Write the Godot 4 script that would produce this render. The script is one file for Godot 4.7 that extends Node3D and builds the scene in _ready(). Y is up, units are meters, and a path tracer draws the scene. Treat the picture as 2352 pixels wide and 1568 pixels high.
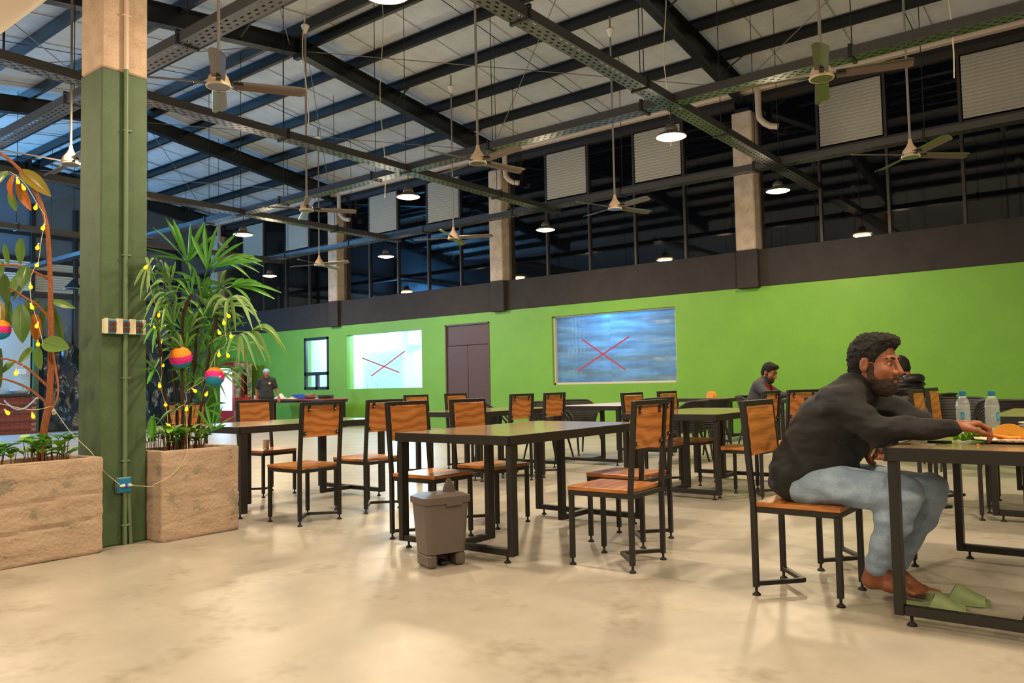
extends Node3D

var M := {}
var taken := {}
var rng := RandomNumberGenerator.new()
const WX := 15.0            # inner face of the long green wall
const LAMP_H := 4.1

func _ready():
	rng.seed = 7
	# ---------------------------------------------------------------- camera, sky, exposure
	var cam := Camera3D.new()
	cam.name = "camera"
	cam.position = Vector3(0, 1.1, 0)
	cam.basis = view_basis(52.0, 3.05, 1.2)
	cam.fov = rad_to_deg(2.0 * atan(784.0 / 1820.0))
	cam.near = 0.05
	cam.far = 200.0
	add_child(cam)
	cam.current = true
	var env := Environment.new()
	env.background_mode = Environment.BG_COLOR
	env.background_color = Color(0.012, 0.016, 0.026)
	env.tonemap_mode = Environment.TONE_MAPPER_LINEAR
	env.tonemap_exposure = 1.0
	env.sdfgi_enabled = true
	env.ssao_enabled = true
	env.ssil_enabled = true
	var we := WorldEnvironment.new()
	we.name = "world_environment"
	we.environment = env
	add_child(we)
	make_materials()
	# ---------------------------------------------------------------- setting
	build_floor()
	build_wall_right()
	build_upper_glazing()
	build_other_walls()
	build_roof()
	build_back_rooms()
	build_pillar()
	# ---------------------------------------------------------------- things
	build_trays()
	build_lamps()
	build_fans()
	build_tables()
	build_chairs()
	build_wicker()
	build_planters()
	build_bin()
	build_table_things()
	build_far_things()
	build_people()
	build_plants()
	build_string_lights()

# yaw turns the view clockwise from -z, pitch looks up, roll tilts the horizon (degrees)
func view_basis(yaw, pitch, roll) -> Basis:
	var y := deg_to_rad(yaw)
	var p := deg_to_rad(pitch)
	var r := deg_to_rad(roll)
	var f := Vector3(sin(y) * cos(p), sin(p), -cos(y) * cos(p))
	var right0 := f.cross(Vector3.UP).normalized()
	var up0 := right0.cross(f)
	var right := right0 * cos(r) - up0 * sin(r)
	var up := right0 * sin(r) + up0 * cos(r)
	return Basis(right, up, -f)

# ==================================================================== naming helpers
func numbered(called: String) -> String:
	if not taken.has(called):
		taken[called] = 0
		return called
	taken[called] += 1
	return "%s_%03d" % [called, taken[called]]

func thing(called: String, label: String, category: String, at := Vector3.ZERO, turn := 0.0, group := "") -> Node3D:
	var o := Node3D.new()
	o.name = numbered(called)
	add_child(o)
	o.position = at
	o.rotation.y = turn
	metas(o, label, category, group)
	return o

func metas(o: Node, label: String, category: String, group := ""):
	o.set_meta("label", label)
	o.set_meta("category", category)
	if group != "":
		o.set_meta("group", group)

func structure(called: String, label := "", category := "") -> Node3D:
	var o := Node3D.new()
	o.name = called
	add_child(o)
	o.set_meta("kind", "structure")
	if label != "":
		o.set_meta("label", label)
		o.set_meta("category", category)
	return o

func part(parent: Node, called: String, mesh: Mesh, material: Material, at := Vector3.ZERO, turn := Basis.IDENTITY) -> MeshInstance3D:
	var o := MeshInstance3D.new()
	o.name = called
	o.mesh = mesh
	o.material_override = material
	o.transform = Transform3D(turn, at)
	o.cast_shadow = GeometryInstance3D.SHADOW_CASTING_SETTING_ON
	parent.add_child(o, true)
	return o

func single(called: String, mesh: Mesh, material: Material, label: String, category: String, at := Vector3.ZERO, turn := Basis.IDENTITY, group := "") -> MeshInstance3D:
	var o := part(self, numbered(called), mesh, material, at, turn)
	metas(o, label, category, group)
	return o

func copy_of(o: Node3D, label: String, at: Vector3, turn: float) -> Node3D:
	var c: Node3D = o.duplicate()
	c.name = numbered(String(o.name).rstrip("0123456789").trim_suffix("_"))
	add_child(c)
	c.position = at
	c.rotation = Vector3(0, turn, 0)
	c.set_meta("label", label)
	return c

# ==================================================================== mesh helpers
func begin() -> SurfaceTool:
	var st := SurfaceTool.new()
	st.begin(Mesh.PRIMITIVE_TRIANGLES)
	return st

func tri(st: SurfaceTool, a: Vector3, b: Vector3, c: Vector3, na: Vector3, nb: Vector3, nc: Vector3):
	if (c - a).cross(b - a).dot(na + nb + nc) < 0.0:
		var t := b; b = c; c = t
		t = nb; nb = nc; nc = t
	st.set_normal(na); st.add_vertex(a)
	st.set_normal(nb); st.add_vertex(b)
	st.set_normal(nc); st.add_vertex(c)

func quad(st: SurfaceTool, a: Vector3, b: Vector3, c: Vector3, d: Vector3, n := Vector3.ZERO):
	if n == Vector3.ZERO:
		n = (c - a).cross(b - a).normalized()
	tri(st, a, b, c, n, n, n)
	tri(st, a, c, d, n, n, n)

# box with bevelled edges (bevel 0: plain); basis turns it about its centre
func box(st: SurfaceTool, c: Vector3, s: Vector3, bev := 0.0, basis := Basis.IDENTITY):
	var h := s * 0.5
	bev = min(bev, min(h.x, min(h.y, h.z)) * 0.9)
	for ax in 3:
		var u := (ax + 1) % 3
		var v := (ax + 2) % 3
		for sg in [-1.0, 1.0]:
			var n := Vector3.ZERO
			n[ax] = sg
			var p := []
			for q in [[-1, -1], [1, -1], [1, 1], [-1, 1]]:
				var w := Vector3.ZERO
				w[ax] = sg * h[ax]
				w[u] = q[0] * (h[u] - bev)
				w[v] = q[1] * (h[v] - bev)
				p.append(c + basis * w)
			quad(st, p[0], p[1], p[2], p[3], basis * n)
	if bev <= 0.0:
		return
	for ax in 3:      # edge strips along ax
		var u := (ax + 1) % 3
		var v := (ax + 2) % 3
		for su in [-1.0, 1.0]:
			for sv in [-1.0, 1.0]:
				var p := []
				for q in [[-1, 0], [1, 0], [1, 1], [-1, 1]]:
					var w := Vector3.ZERO
					w[ax] = q[0] * (h[ax] - bev)
					w[u] = su * (h[u] - (0.0 if q[1] == 0 else bev))
					w[v] = sv * (h[v] - (bev if q[1] == 0 else 0.0))
					p.append(c + basis * w)
				var n := Vector3.ZERO
				n[u] = su
				n[v] = sv
				quad(st, p[0], p[1], p[2], p[3], basis * n.normalized())
	for sx in [-1.0, 1.0]:
		for sy in [-1.0, 1.0]:
			for sz in [-1.0, 1.0]:
				var a := c + basis * Vector3(sx * h.x, sy * (h.y - bev), sz * (h.z - bev))
				var b := c + basis * Vector3(sx * (h.x - bev), sy * h.y, sz * (h.z - bev))
				var d := c + basis * Vector3(sx * (h.x - bev), sy * (h.y - bev), sz * h.z)
				var n := basis * Vector3(sx, sy, sz).normalized()
				tri(st, a, b, d, n, n, n)

func box_mesh(s: Vector3, bev := 0.0, c := Vector3.ZERO) -> ArrayMesh:
	var st := begin()
	box(st, c, s, bev)
	return st.commit()

# a rectangular bar from a to b; w across, h in the 'up' direction
func bar(st: SurfaceTool, a: Vector3, b: Vector3, w: float, h: float, bev := 0.0, up := Vector3.UP):
	var z := (b - a).normalized()
	if abs(z.dot(up)) > 0.99:
		up = Vector3(0, 0, 1) if abs(z.z) < 0.9 else Vector3(1, 0, 0)
	var x := up.cross(z).normalized()
	var y := z.cross(x)
	box(st, (a + b) * 0.5, Vector3(w, h, a.distance_to(b)), bev, Basis(x, y, z))

# a round tube through points; radii may be one number or one per point
func tube(st: SurfaceTool, pts: Array, r, sides := 8, caps := true):
	var n := pts.size()
	var rings := []
	var side := Vector3.ZERO
	for i in n:
		var d: Vector3 = (pts[min(i + 1, n - 1)] - pts[max(i - 1, 0)]).normalized()
		if side == Vector3.ZERO:
			side = d.cross(Vector3.UP if abs(d.y) < 0.9 else Vector3.RIGHT).normalized()
		else:
			side = (side - d * side.dot(d)).normalized()
		var o := d.cross(side)
		var rr: float = r[i] if r is Array else r
		var ring := []
		for k in sides:
			var a := TAU * k / sides
			var nn := side * cos(a) + o * sin(a)
			ring.append([pts[i] + nn * rr, nn])
		rings.append(ring)
	for i in n - 1:
		for k in sides:
			var k2 := (k + 1) % sides
			var a = rings[i][k]; var b = rings[i][k2]; var c = rings[i + 1][k2]; var d = rings[i + 1][k]
			tri(st, a[0], b[0], c[0], a[1], b[1], c[1])
			tri(st, a[0], c[0], d[0], a[1], c[1], d[1])
	if caps:
		for e in [0, n - 1]:
			var dir: Vector3 = (pts[0] - pts[1]).normalized() if e == 0 else (pts[n - 1] - pts[n - 2]).normalized()
			for k in sides:
				tri(st, pts[e], rings[e][k][0], rings[e][(k + 1) % sides][0], dir, dir, dir)

func tube_mesh(pts: Array, r, sides := 8) -> ArrayMesh:
	var st := begin()
	tube(st, pts, r, sides)
	return st.commit()

# lathe about y: profile of Vector2(radius, y), bottom to top; sharp joins where flat = true
func lathe(st: SurfaceTool, prof: Array, seg := 20, c := Vector3.ZERO, basis := Basis.IDENTITY, flat := false):
	var n := prof.size()
	var nor := []
	for i in n:
		var t: Vector2 = prof[min(i + 1, n - 1)] - prof[max(i - 1, 0)]
		nor.append(Vector2(t.y, -t.x).normalized())
	for i in n - 1:
		var t2: Vector2 = prof[i + 1] - prof[i]
		var fl := Vector2(t2.y, -t2.x).normalized()
		var n0: Vector2 = fl if flat else nor[i]
		var n1: Vector2 = fl if flat else nor[i + 1]
		for k in seg:
			var a0 := TAU * k / seg
			var a1 := TAU * (k + 1) / seg
			var d0 := Vector3(cos(a0), 0, sin(a0))
			var d1 := Vector3(cos(a1), 0, sin(a1))
			var p: Vector2 = prof[i]
			var q: Vector2 = prof[i + 1]
			var A := c + basis * (d0 * p.x + Vector3.UP * p.y)
			var B := c + basis * (d1 * p.x + Vector3.UP * p.y)
			var C := c + basis * (d1 * q.x + Vector3.UP * q.y)
			var D := c + basis * (d0 * q.x + Vector3.UP * q.y)
			var na := basis * (d0 * n0.x + Vector3.UP * n0.y)
			var nb := basis * (d1 * n0.x + Vector3.UP * n0.y)
			var nc := basis * (d1 * n1.x + Vector3.UP * n1.y)
			var nd := basis * (d0 * n1.x + Vector3.UP * n1.y)
			if p.x > 0.0001:
				tri(st, A, B, C, na, nb, nc)
			if q.x > 0.0001:
				tri(st, A, C, D, na, nc, nd)

func lathe_mesh(prof: Array, seg := 20, flat := false) -> ArrayMesh:
	var st := begin()
	lathe(st, prof, seg, Vector3.ZERO, Basis.IDENTITY, flat)
	return st.commit()

# a smooth grid surface from a function f(u, v) -> Vector3, with back side 'thick' behind it
func sheet(st: SurfaceTool, f: Callable, nu: int, nv: int, thick := 0.0):
	var P := []
	var N := []
	for i in nu + 1:
		var row := []
		for j in nv + 1:
			row.append(f.call(float(i) / nu, float(j) / nv))
		P.append(row)
	for i in nu + 1:
		var row := []
		for j in nv + 1:
			var du: Vector3 = P[min(i + 1, nu)][j] - P[max(i - 1, 0)][j]
			var dv: Vector3 = P[i][min(j + 1, nv)] - P[i][max(j - 1, 0)]
			var n := dv.cross(du)
			row.append(n.normalized() if n.length() > 1e-9 else Vector3.UP)
		N.append(row)
	for i in nu:
		for j in nv:
			var a: Vector3 = P[i][j]; var b: Vector3 = P[i + 1][j]; var c: Vector3 = P[i + 1][j + 1]; var d: Vector3 = P[i][j + 1]
			var na: Vector3 = N[i][j]; var nb: Vector3 = N[i + 1][j]; var nc: Vector3 = N[i + 1][j + 1]; var nd: Vector3 = N[i][j + 1]
			tri(st, a, b, c, na, nb, nc)
			tri(st, a, c, d, na, nc, nd)
			if thick > 0.0:
				tri(st, a - na * thick, b - nb * thick, c - nc * thick, -na, -nb, -nc)
				tri(st, a - na * thick, c - nc * thick, d - nd * thick, -na, -nc, -nd)
	if thick > 0.0:
		for i in nu:
			for j in [0, nv]:
				var a: Vector3 = P[i][j]; var b: Vector3 = P[i + 1][j]
				var e: Vector3 = (P[i][j] - P[i][1 if j == 0 else nv - 1]).normalized()
				quad(st, a, b, b - N[i + 1][j] * thick, a - N[i][j] * thick, e)
		for j in nv:
			for i in [0, nu]:
				var a: Vector3 = P[i][j]; var b: Vector3 = P[i][j + 1]
				var e: Vector3 = (P[i][j] - P[1 if i == 0 else nu - 1][j]).normalized()
				quad(st, a, b, b - N[i][j + 1] * thick, a - N[i][j] * thick, e)

# ==================================================================== materials
func mat(c: Color, rough := 0.6, metal := 0.0) -> StandardMaterial3D:
	var m := StandardMaterial3D.new()
	m.albedo_color = c
	m.roughness = rough
	m.metallic = metal
	return m

func hexmat(h: String, rough := 0.6, metal := 0.0) -> StandardMaterial3D:
	return mat(Color(h), rough, metal)

func glow(c: Color, e: float) -> StandardMaterial3D:
	var m := mat(c, 0.5)
	m.emission_enabled = true
	m.emission = c
	m.emission_energy_multiplier = e
	return m

func noise(seed_: int, freq: float, oct := 4) -> FastNoiseLite:
	var n := FastNoiseLite.new()
	n.seed = seed_
	n.noise_type = FastNoiseLite.TYPE_SIMPLEX_SMOOTH
	n.frequency = freq
	n.fractal_octaves = oct
	return n

# colour image: seamless noise through a colour ramp, plus a finer noise
func cloud_tex(size: int, seed_: int, f1: float, f2: float, mix2: float, cols: Array, stops: Array) -> ImageTexture:
	var a := noise(seed_, f1).get_seamless_image(size, size).get_data()
	var b := noise(seed_ + 9, f2).get_seamless_image(size, size).get_data()
	var g := Gradient.new()
	g.offsets = PackedFloat32Array(stops)
	g.colors = PackedColorArray(cols)
	var lut := []
	for i in 256:
		lut.append(g.sample(i / 255.0))
	var out := PackedByteArray()
	out.resize(size * size * 3)
	for i in size * size:
		var k := int(clampf(a[i] * (1.0 - mix2) + b[i] * mix2, 0, 255))
		var c: Color = lut[k]
		out[i * 3] = int(c.r8)
		out[i * 3 + 1] = int(c.g8)
		out[i * 3 + 2] = int(c.b8)
	var img := Image.create_from_data(size, size, false, Image.FORMAT_RGB8, out)
	img.generate_mipmaps()
	return ImageTexture.create_from_image(img)

# wood: the grain runs along u
func wood_tex(size: int, seed_: int, bands: float, cols: Array, streak := 0.35) -> ImageTexture:
	var n1 := noise(seed_, 0.012, 2)
	var n2 := noise(seed_ + 3, 0.05, 3)
	var g := Gradient.new()
	g.offsets = PackedFloat32Array([0.0, 0.35, 0.65, 1.0])
	g.colors = PackedColorArray(cols)
	var out := PackedByteArray()
	out.resize(size * size * 3)
	var k := 0
	for y in size:
		for x in size:
			var w := n1.get_noise_2d(x * 0.2, y * 0.3) + 0.12 * n1.get_noise_2d(x * 0.6 + 400.0, y * 0.9)
			var s := 0.5 + 0.5 * sin((float(y) / size * bands + w * 0.85) * TAU)
			s = s * (1.0 - streak) + streak * (0.5 + 0.9 * n2.get_noise_2d(x * 0.07, y * 3.0))
			var c: Color = g.sample(clampf(s, 0, 1))
			out[k] = c.r8; out[k + 1] = c.g8; out[k + 2] = c.b8
			k += 3
	var img := Image.create_from_data(size, size, false, Image.FORMAT_RGB8, out)
	img.generate_mipmaps()
	return ImageTexture.create_from_image(img)

func bump_tex(size: int, seed_: int, freq: float, strength: float) -> ImageTexture:
	var img := noise(seed_, freq).get_seamless_image(size, size)
	img.convert(Image.FORMAT_RGBA8)
	img.bump_map_to_normal_map(strength)
	img.generate_mipmaps()
	return ImageTexture.create_from_image(img)

func tri_map(m: StandardMaterial3D, tex: Texture2D, scale: float, world := false, off := Vector3.ZERO):
	m.albedo_texture = tex
	m.uv1_triplanar = true
	m.uv1_world_triplanar = world
	m.uv1_scale = Vector3.ONE * scale
	m.uv1_offset = off

func make_materials():
	# floor: ground concrete with faint stains
	var f := mat(Color.WHITE, 0.38)
	tri_map(f, cloud_tex(1024, 11, 0.006, 0.03, 0.3, [Color("9b948a"), Color("a59d92"), Color("aaa297"), Color("b2aa9f")], [0.1, 0.42, 0.62, 0.95]), 0.16, true)
	f.detail_enabled = true
	f.detail_blend_mode = BaseMaterial3D.BLEND_MODE_MUL
	f.detail_albedo = cloud_tex(512, 12, 0.02, 0.15, 0.35, [Color("dcd7d0"), Color("f2f0ec"), Color("ffffff"), Color("ffffff")], [0.12, 0.3, 0.42, 1.0])
	f.normal_enabled = true
	f.normal_texture = bump_tex(512, 13, 0.03, 1.2)
	f.normal_scale = 0.25
	M.floor = f
	M.green = mat(Color.WHITE, 0.55)
	tri_map(M.green, cloud_tex(512, 21, 0.008, 0.06, 0.3, [Color("63982a"), Color("659b2c"), Color("679d2d"), Color("6aa12f")], [0.1, 0.4, 0.6, 0.9]), 0.3, true)
	M.band = mat(Color.WHITE, 0.85)
	tri_map(M.band, cloud_tex(512, 22, 0.01, 0.05, 0.4, [Color("242021"), Color("282424"), Color("2b2727"), Color("302b2b")], [0.1, 0.4, 0.6, 0.9]), 0.35, true)
	M.cement = mat(Color.WHITE, 0.85)
	tri_map(M.cement, cloud_tex(512, 23, 0.012, 0.08, 0.45, [Color("97897a"), Color("aa9c8b"), Color("b5a796"), Color("c2b4a3")], [0.1, 0.4, 0.6, 0.9]), 0.6, true)
	M.plain = mat(Color("9a948c"), 0.8)
	M.steel = mat(Color("171a1d"), 0.4)
	M.steel_brown = mat(Color("4a423c"), 0.5)
	M.tray = mat(Color("5a5a5c"), 0.32, 0.75)
	M.roof = mat(Color.WHITE, 0.42)
	tri_map(M.roof, cloud_tex(512, 24, 0.01, 0.12, 0.4, [Color("b0b6ba"), Color("bbc1c4"), Color("c2c7ca"), Color("cacfd1")], [0.1, 0.4, 0.6, 0.9]), 0.45, true)
	M.roof.normal_enabled = true
	M.roof.normal_texture = bump_tex(512, 25, 0.02, 3.0)
	M.roof.normal_scale = 0.35
	M.strap = mat(Color("8f8c84"), 0.6)
	M.wire = mat(Color("7b7772"), 0.6)
	M.pipe = mat(Color("b9ab9c"), 0.45)
	M.louvre = mat(Color("b9b4a6"), 0.5)
	M.mullion = mat(Color("2a2522"), 0.5)
	M.glass = mat(Color(0.03, 0.035, 0.04, 0.22), 0.03)
	M.glass.transparency = BaseMaterial3D.TRANSPARENCY_ALPHA
	M.clear = mat(Color(0.8, 0.93, 0.92, 0.06), 0.02)
	M.clear.transparency = BaseMaterial3D.TRANSPARENCY_ALPHA
	M.night = mat(Color("15171b"), 0.9)
	M.pillar = mat(Color.WHITE, 0.6)
	tri_map(M.pillar, cloud_tex(512, 26, 0.01, 0.07, 0.4, [Color("3b5034"), Color("405538"), Color("43593b"), Color("495f40")], [0.1, 0.4, 0.6, 0.9]), 0.9, true)
	M.plaster = mat(Color.WHITE, 0.85)
	tri_map(M.plaster, cloud_tex(512, 27, 0.01, 0.09, 0.45, [Color("a98f7c"), Color("bba18c"), Color("c5ab96"), Color("cfb7a2")], [0.1, 0.4, 0.6, 0.9]), 0.9, true)
	M.conduit = mat(Color("607353"), 0.45)
	# furniture
	M.black = mat(Color("1c1917"), 0.42)
	M.rubber = mat(Color("141210"), 0.7)
	M.woods = []
	var wt := wood_tex(512, 31, 9.0, [Color("7f4822"), Color("a4642f"), Color("b5743a"), Color("bf8048")], 0.45)
	for i in 4:
		var w := mat(Color.WHITE, 0.33)
		tri_map(w, wt, 1.6, false, Vector3(0.5, 0.17 * i, 0.5 + 0.04 * i))
		M.woods.append(w)
	M.table = mat(Color.WHITE, 0.15)
	tri_map(M.table, wood_tex(512, 35, 6.0, [Color("7d6a54"), Color("8a755b"), Color("937e63"), Color("9c886d")], 0.7), 0.5, false, Vector3(0.5, 0, 0.5))
	M.screw = mat(Color("c9c6be"), 0.3, 0.8)
	M.wicker = mat(Color("201e1d"), 0.5)
	M.white_top = mat(Color("c9c6bf"), 0.3)
	# planters
	var p := mat(Color.WHITE, 0.9)
	tri_map(p, cloud_tex(512, 41, 0.006, 0.06, 0.22, [Color("83796c"), Color("8b8070"), Color("a58f7c"), Color("ad9581"), Color("b39c89")], [0.1, 0.27, 0.3, 0.6, 0.9]), 1.1, true)
	p.normal_enabled = true
	p.normal_texture = bump_tex(512, 42, 0.05, 4.0)
	p.normal_scale = 0.6
	M.planter = p
	M.soil = mat(Color("2e2119"), 0.95)
	M.bark = mat(Color.WHITE, 0.8)
	tri_map(M.bark, cloud_tex(256, 43, 0.03, 0.1, 0.4, [Color("6b3a1e"), Color("84492a"), Color("945634"), Color("a56a45")], [0.1, 0.4, 0.6, 0.9]), 4.0)
	M.cane = mat(Color("3a261a"), 0.8)
	M.leafs = []
	for h in ["2f4a1c", "3b5c22", "4d7030", "5b7a38", "b0581c", "7d6a24"]:
		var l := mat(Color(h), 0.32)
		l.backlight_enabled = true
		l.backlight = Color(0.25, 0.3, 0.1)
		M.leafs.append(l)
	M.palms = []
	for h in ["3a7a20", "4a8c2a", "688f48", "86a568", "2a5c1e"]:
		var l := mat(Color(h), 0.4)
		l.backlight_enabled = true
		l.backlight = Color(0.2, 0.35, 0.08)
		M.palms.append(l)
	M.fresh = []
	for h in ["4e8f2a", "77a83a", "3a7427"]:
		var l := mat(Color(h), 0.45)
		l.backlight_enabled = true
		l.backlight = Color(0.25, 0.35, 0.1)
		M.fresh.append(l)
	M.stem = mat(Color("6e4a2a"), 0.8)
	# fans, lamps
	M.fan = mat(Color("b79e8a"), 0.5)
	M.blade = mat(Color("655a52"), 0.25, 0.35)
	M.shade = mat(Color("6a6660"), 0.4, 0.5)
	M.lamp = glow(Color(1.0, 0.86, 0.62), 9.0)
	M.cool = glow(Color(0.75, 0.9, 1.0), 5.0)
	M.bulb = glow(Color(1.0, 0.84, 0.08), 0.95)
	M.white = mat(Color("d8d5cc"), 0.5)
	M.cream = mat(Color("cfc5a8"), 0.5)

# ==================================================================== setting
const COLS := [-24.4, -18.2, -12.06, -5.8, 0.46, 6.72]

# polygon in the xy plane pushed along z
func prism(st: SurfaceTool, poly: Array, z0: float, z1: float):
	var n := poly.size()
	var mid := Vector2.ZERO
	for p in poly:
		mid += p / n
	for i in n:
		var a: Vector2 = poly[i]
		var b: Vector2 = poly[(i + 1) % n]
		var e := b - a
		var nn := Vector2(e.y, -e.x).normalized()
		if nn.dot((a + b) * 0.5 - mid) < 0:
			nn = -nn
		quad(st, Vector3(a.x, a.y, z0), Vector3(b.x, b.y, z0), Vector3(b.x, b.y, z1), Vector3(a.x, a.y, z1), Vector3(nn.x, nn.y, 0))
	for z in [z0, z1]:
		var nz := Vector3(0, 0, -1 if z == z0 else 1)
		for i in range(1, n - 1):
			tri(st, Vector3(poly[0].x, poly[0].y, z), Vector3(poly[i].x, poly[i].y, z), Vector3(poly[i + 1].x, poly[i + 1].y, z), nz, nz, nz)

func span(st: SurfaceTool, a: Vector3, b: Vector3, bev := 0.0):
	box(st, (a + b) * 0.5, (b - a).abs(), bev)

func span_mesh(a: Vector3, b: Vector3, bev := 0.0) -> ArrayMesh:
	var st := begin()
	span(st, a, b, bev)
	return st.commit()

func build_floor():
	var f := structure("floor", "pale concrete floor, smooth and lightly stained", "floor")
	part(f, "slab", span_mesh(Vector3(-9.6, -0.2, -25.3), Vector3(18.8, 0, 7.2)), M.floor)

func build_wall_right():
	var w := structure("wall_right", "bright green long wall with a dark brown band on top", "wall")
	var opens := [[-19.69, -18.55, 1.05, 2.6], [-17.75, -14.75, 1.05, 2.59], [-13.9, -12.42, 0.0, 2.64], [-10.54, -7.41, 1.05, 2.63]]
	var st := begin()
	var z := -25.0
	for o in opens:
		span(st, Vector3(WX, 0, z), Vector3(WX + 0.25, 2.88, o[0]))
		span(st, Vector3(WX, o[3], o[0]), Vector3(WX + 0.25, 2.88, o[1]))
		if o[2] > 0.0:
			span(st, Vector3(WX, 0, o[0]), Vector3(WX + 0.25, o[2], o[1]))
		z = o[1]
	span(st, Vector3(WX, 0, z), Vector3(WX + 0.25, 2.88, 7.0))
	part(w, "green_face", st.commit(), M.green)
	part(w, "dark_band", span_mesh(Vector3(WX - 0.02, 2.88, -25), Vector3(WX + 0.25, 3.6, 7), 0.006), M.band)
	for c in COLS:
		part(w, "band_pier", span_mesh(Vector3(WX - 0.14, 2.86, c - 0.2), Vector3(WX + 0.1, 3.6, c + 0.22), 0.01), M.band)
		part(w, "column", span_mesh(Vector3(WX - 0.14, 3.6, c - 0.2), Vector3(WX + 0.26, 6.33, c + 0.2), 0.02), M.cement)
		part(w, "column_plate", span_mesh(Vector3(WX - 0.1, 6.33, c - 0.14), Vector3(WX + 0.2, 6.4, c + 0.14)), M.steel)
		part(w, "column_joint", span_mesh(Vector3(WX - 0.143, 4.55, c - 0.203), Vector3(WX, 4.558, c + 0.203)), M.cement)
	# eaves gutter and downpipes
	var g := begin()
	span(g, Vector3(WX - 0.2, 6.66, -25), Vector3(WX - 0.02, 6.78, 7), 0.03)
	part(w, "gutter", g.commit(), M.pipe)
	for c in COLS:
		var x := WX - 0.16
		var zz: float = c + 0.36
		part(w, "downpipe", tube_mesh([Vector3(x, 6.7, zz), Vector3(x, 6.25, zz), Vector3(x, 6.1, zz + 0.02), Vector3(x + 0.02, 6.0, zz + 0.1), Vector3(x + 0.05, 5.93, zz + 0.2), Vector3(x + 0.1, 5.9, zz + 0.34)], 0.06, 12), M.pipe)
	# window 1: black aluminium frame with two small lower panes
	var w1 := structure("window_1", "narrow black framed window with two small lower panes", "window")
	var fr := begin()
	for q in [[-19.69, -19.61, 1.05, 2.6], [-18.63, -18.55, 1.05, 2.6], [-19.69, -18.55, 1.05, 1.13], [-19.69, -18.55, 2.52, 2.6], [-19.69, -18.55, 1.47, 1.57], [-19.16, -19.06, 1.05, 1.5]]:
		span(fr, Vector3(WX - 0.02, q[2], q[0]), Vector3(WX + 0.07, q[3], q[1]), 0.004)
	part(w1, "window_frame", fr.commit(), M.steel)
	for q in [[-19.61, -18.63, 1.57, 2.52], [-19.61, -19.16, 1.13, 1.47], [-19.06, -18.63, 1.13, 1.47]]:
		part(w1, "pane", span_mesh(Vector3(WX + 0.02, q[2], q[0]), Vector3(WX + 0.03, q[3], q[1])), M.clear)
	# window 2: frameless, two red tape strips
	var w2 := structure("window_2", "wide frameless window to a bright white room, red taped cross on the glass", "window")
	part(w2, "pane", span_mesh(Vector3(WX + 0.1, 1.05, -17.75), Vector3(WX + 0.112, 2.59, -14.75)), M.clear)
	var red := hexmat("b0202c", 0.5)
	M.tape = red
	for q in [[1.92, -17.21, 1.47, -15.7], [1.4, -16.83, 2.04, -15.48]]:
		var s := begin()
		bar(s, Vector3(WX + 0.095, q[0], q[1]), Vector3(WX + 0.095, q[2], q[3]), 0.003, 0.034, 0.0, Vector3(0.01, 1, 0))
		part(w2, "tape_strip", s.commit(), red)
	# window 3: pale frame, sagging plastic film behind the glass
	var w3 := structure("window_3", "large window with blue rippled plastic film and a red taped cross", "window")
	var f3 := begin()
	for q in [[-10.54, -10.5, 1.05, 2.63], [-7.45, -7.41, 1.05, 2.63], [-10.54, -7.41, 1.05, 1.1], [-10.54, -7.41, 2.6, 2.63]]:
		span(f3, Vector3(WX + 0.06, q[2], q[0]), Vector3(WX + 0.16, q[3], q[1]), 0.004)
	part(w3, "window_frame", f3.commit(), hexmat("bdb8ac", 0.4))
	part(w3, "pane", span_mesh(Vector3(WX + 0.1, 1.1, -10.5), Vector3(WX + 0.112, 2.6, -7.45)), M.clear)
	for q in [[2.07, -9.78, 1.35, -8.68], [1.36, -9.92, 2.07, -8.56]]:
		var s := begin()
		bar(s, Vector3(WX + 0.095, q[0], q[1]), Vector3(WX + 0.095, q[2], q[3]), 0.003, 0.03, 0.0, Vector3(0.01, 1, 0))
		part(w3, "tape_strip", s.commit(), red)
	var nz := noise(51, 0.9, 3)
	var film := begin()
	sheet(film, func(u, v):
		var zz: float = lerp(-10.6, -7.35, u)
		var yy: float = lerp(0.98, 2.72, v)
		var gather: float = exp(-pow((zz + 9.95) / 0.25, 2)) * sin(zz * 60.0) * 0.012
		return Vector3(WX + 0.2 + 0.03 * nz.get_noise_2d(zz * 0.25, yy * 5.0) + 0.016 * sin(yy * 15.0 + zz * 1.4 + 2.0 * nz.get_noise_2d(zz, yy)) + gather, yy, zz), 90, 90)
	var fm := mat(Color(0.62, 0.76, 0.84), 0.3)
	tri_map(fm, streak_tex(), 0.55, true)
	fm.backlight_enabled = true
	fm.backlight = Color(0.8, 0.9, 1.0)
	part(w3, "plastic_film", film.commit(), fm)
	# door
	var d := structure("door_1", "brown double door with a plain panel above it", "door")
	var dm := hexmat("4d3324", 0.5)
	part(d, "transom_panel", span_mesh(Vector3(WX + 0.03, 2.1, -13.86), Vector3(WX + 0.07, 2.6, -12.46), 0.004), dm)
	part(d, "leaf", span_mesh(Vector3(WX + 0.02, 0.01, -13.86), Vector3(WX + 0.07, 2.09, -13.16), 0.006), dm)
	part(d, "leaf", span_mesh(Vector3(WX + 0.02, 0.01, -13.15), Vector3(WX + 0.07, 2.09, -12.46), 0.006), dm)
	var df := begin()
	for q in [[-13.9, -13.86, 0.0, 2.64], [-12.46, -12.42, 0.0, 2.64], [-13.9, -12.42, 2.6, 2.64]]:
		span(df, Vector3(WX - 0.01, q[2], q[0]), Vector3(WX + 0.15, q[3], q[1]))
	part(d, "door_frame", df.commit(), dm)

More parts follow.
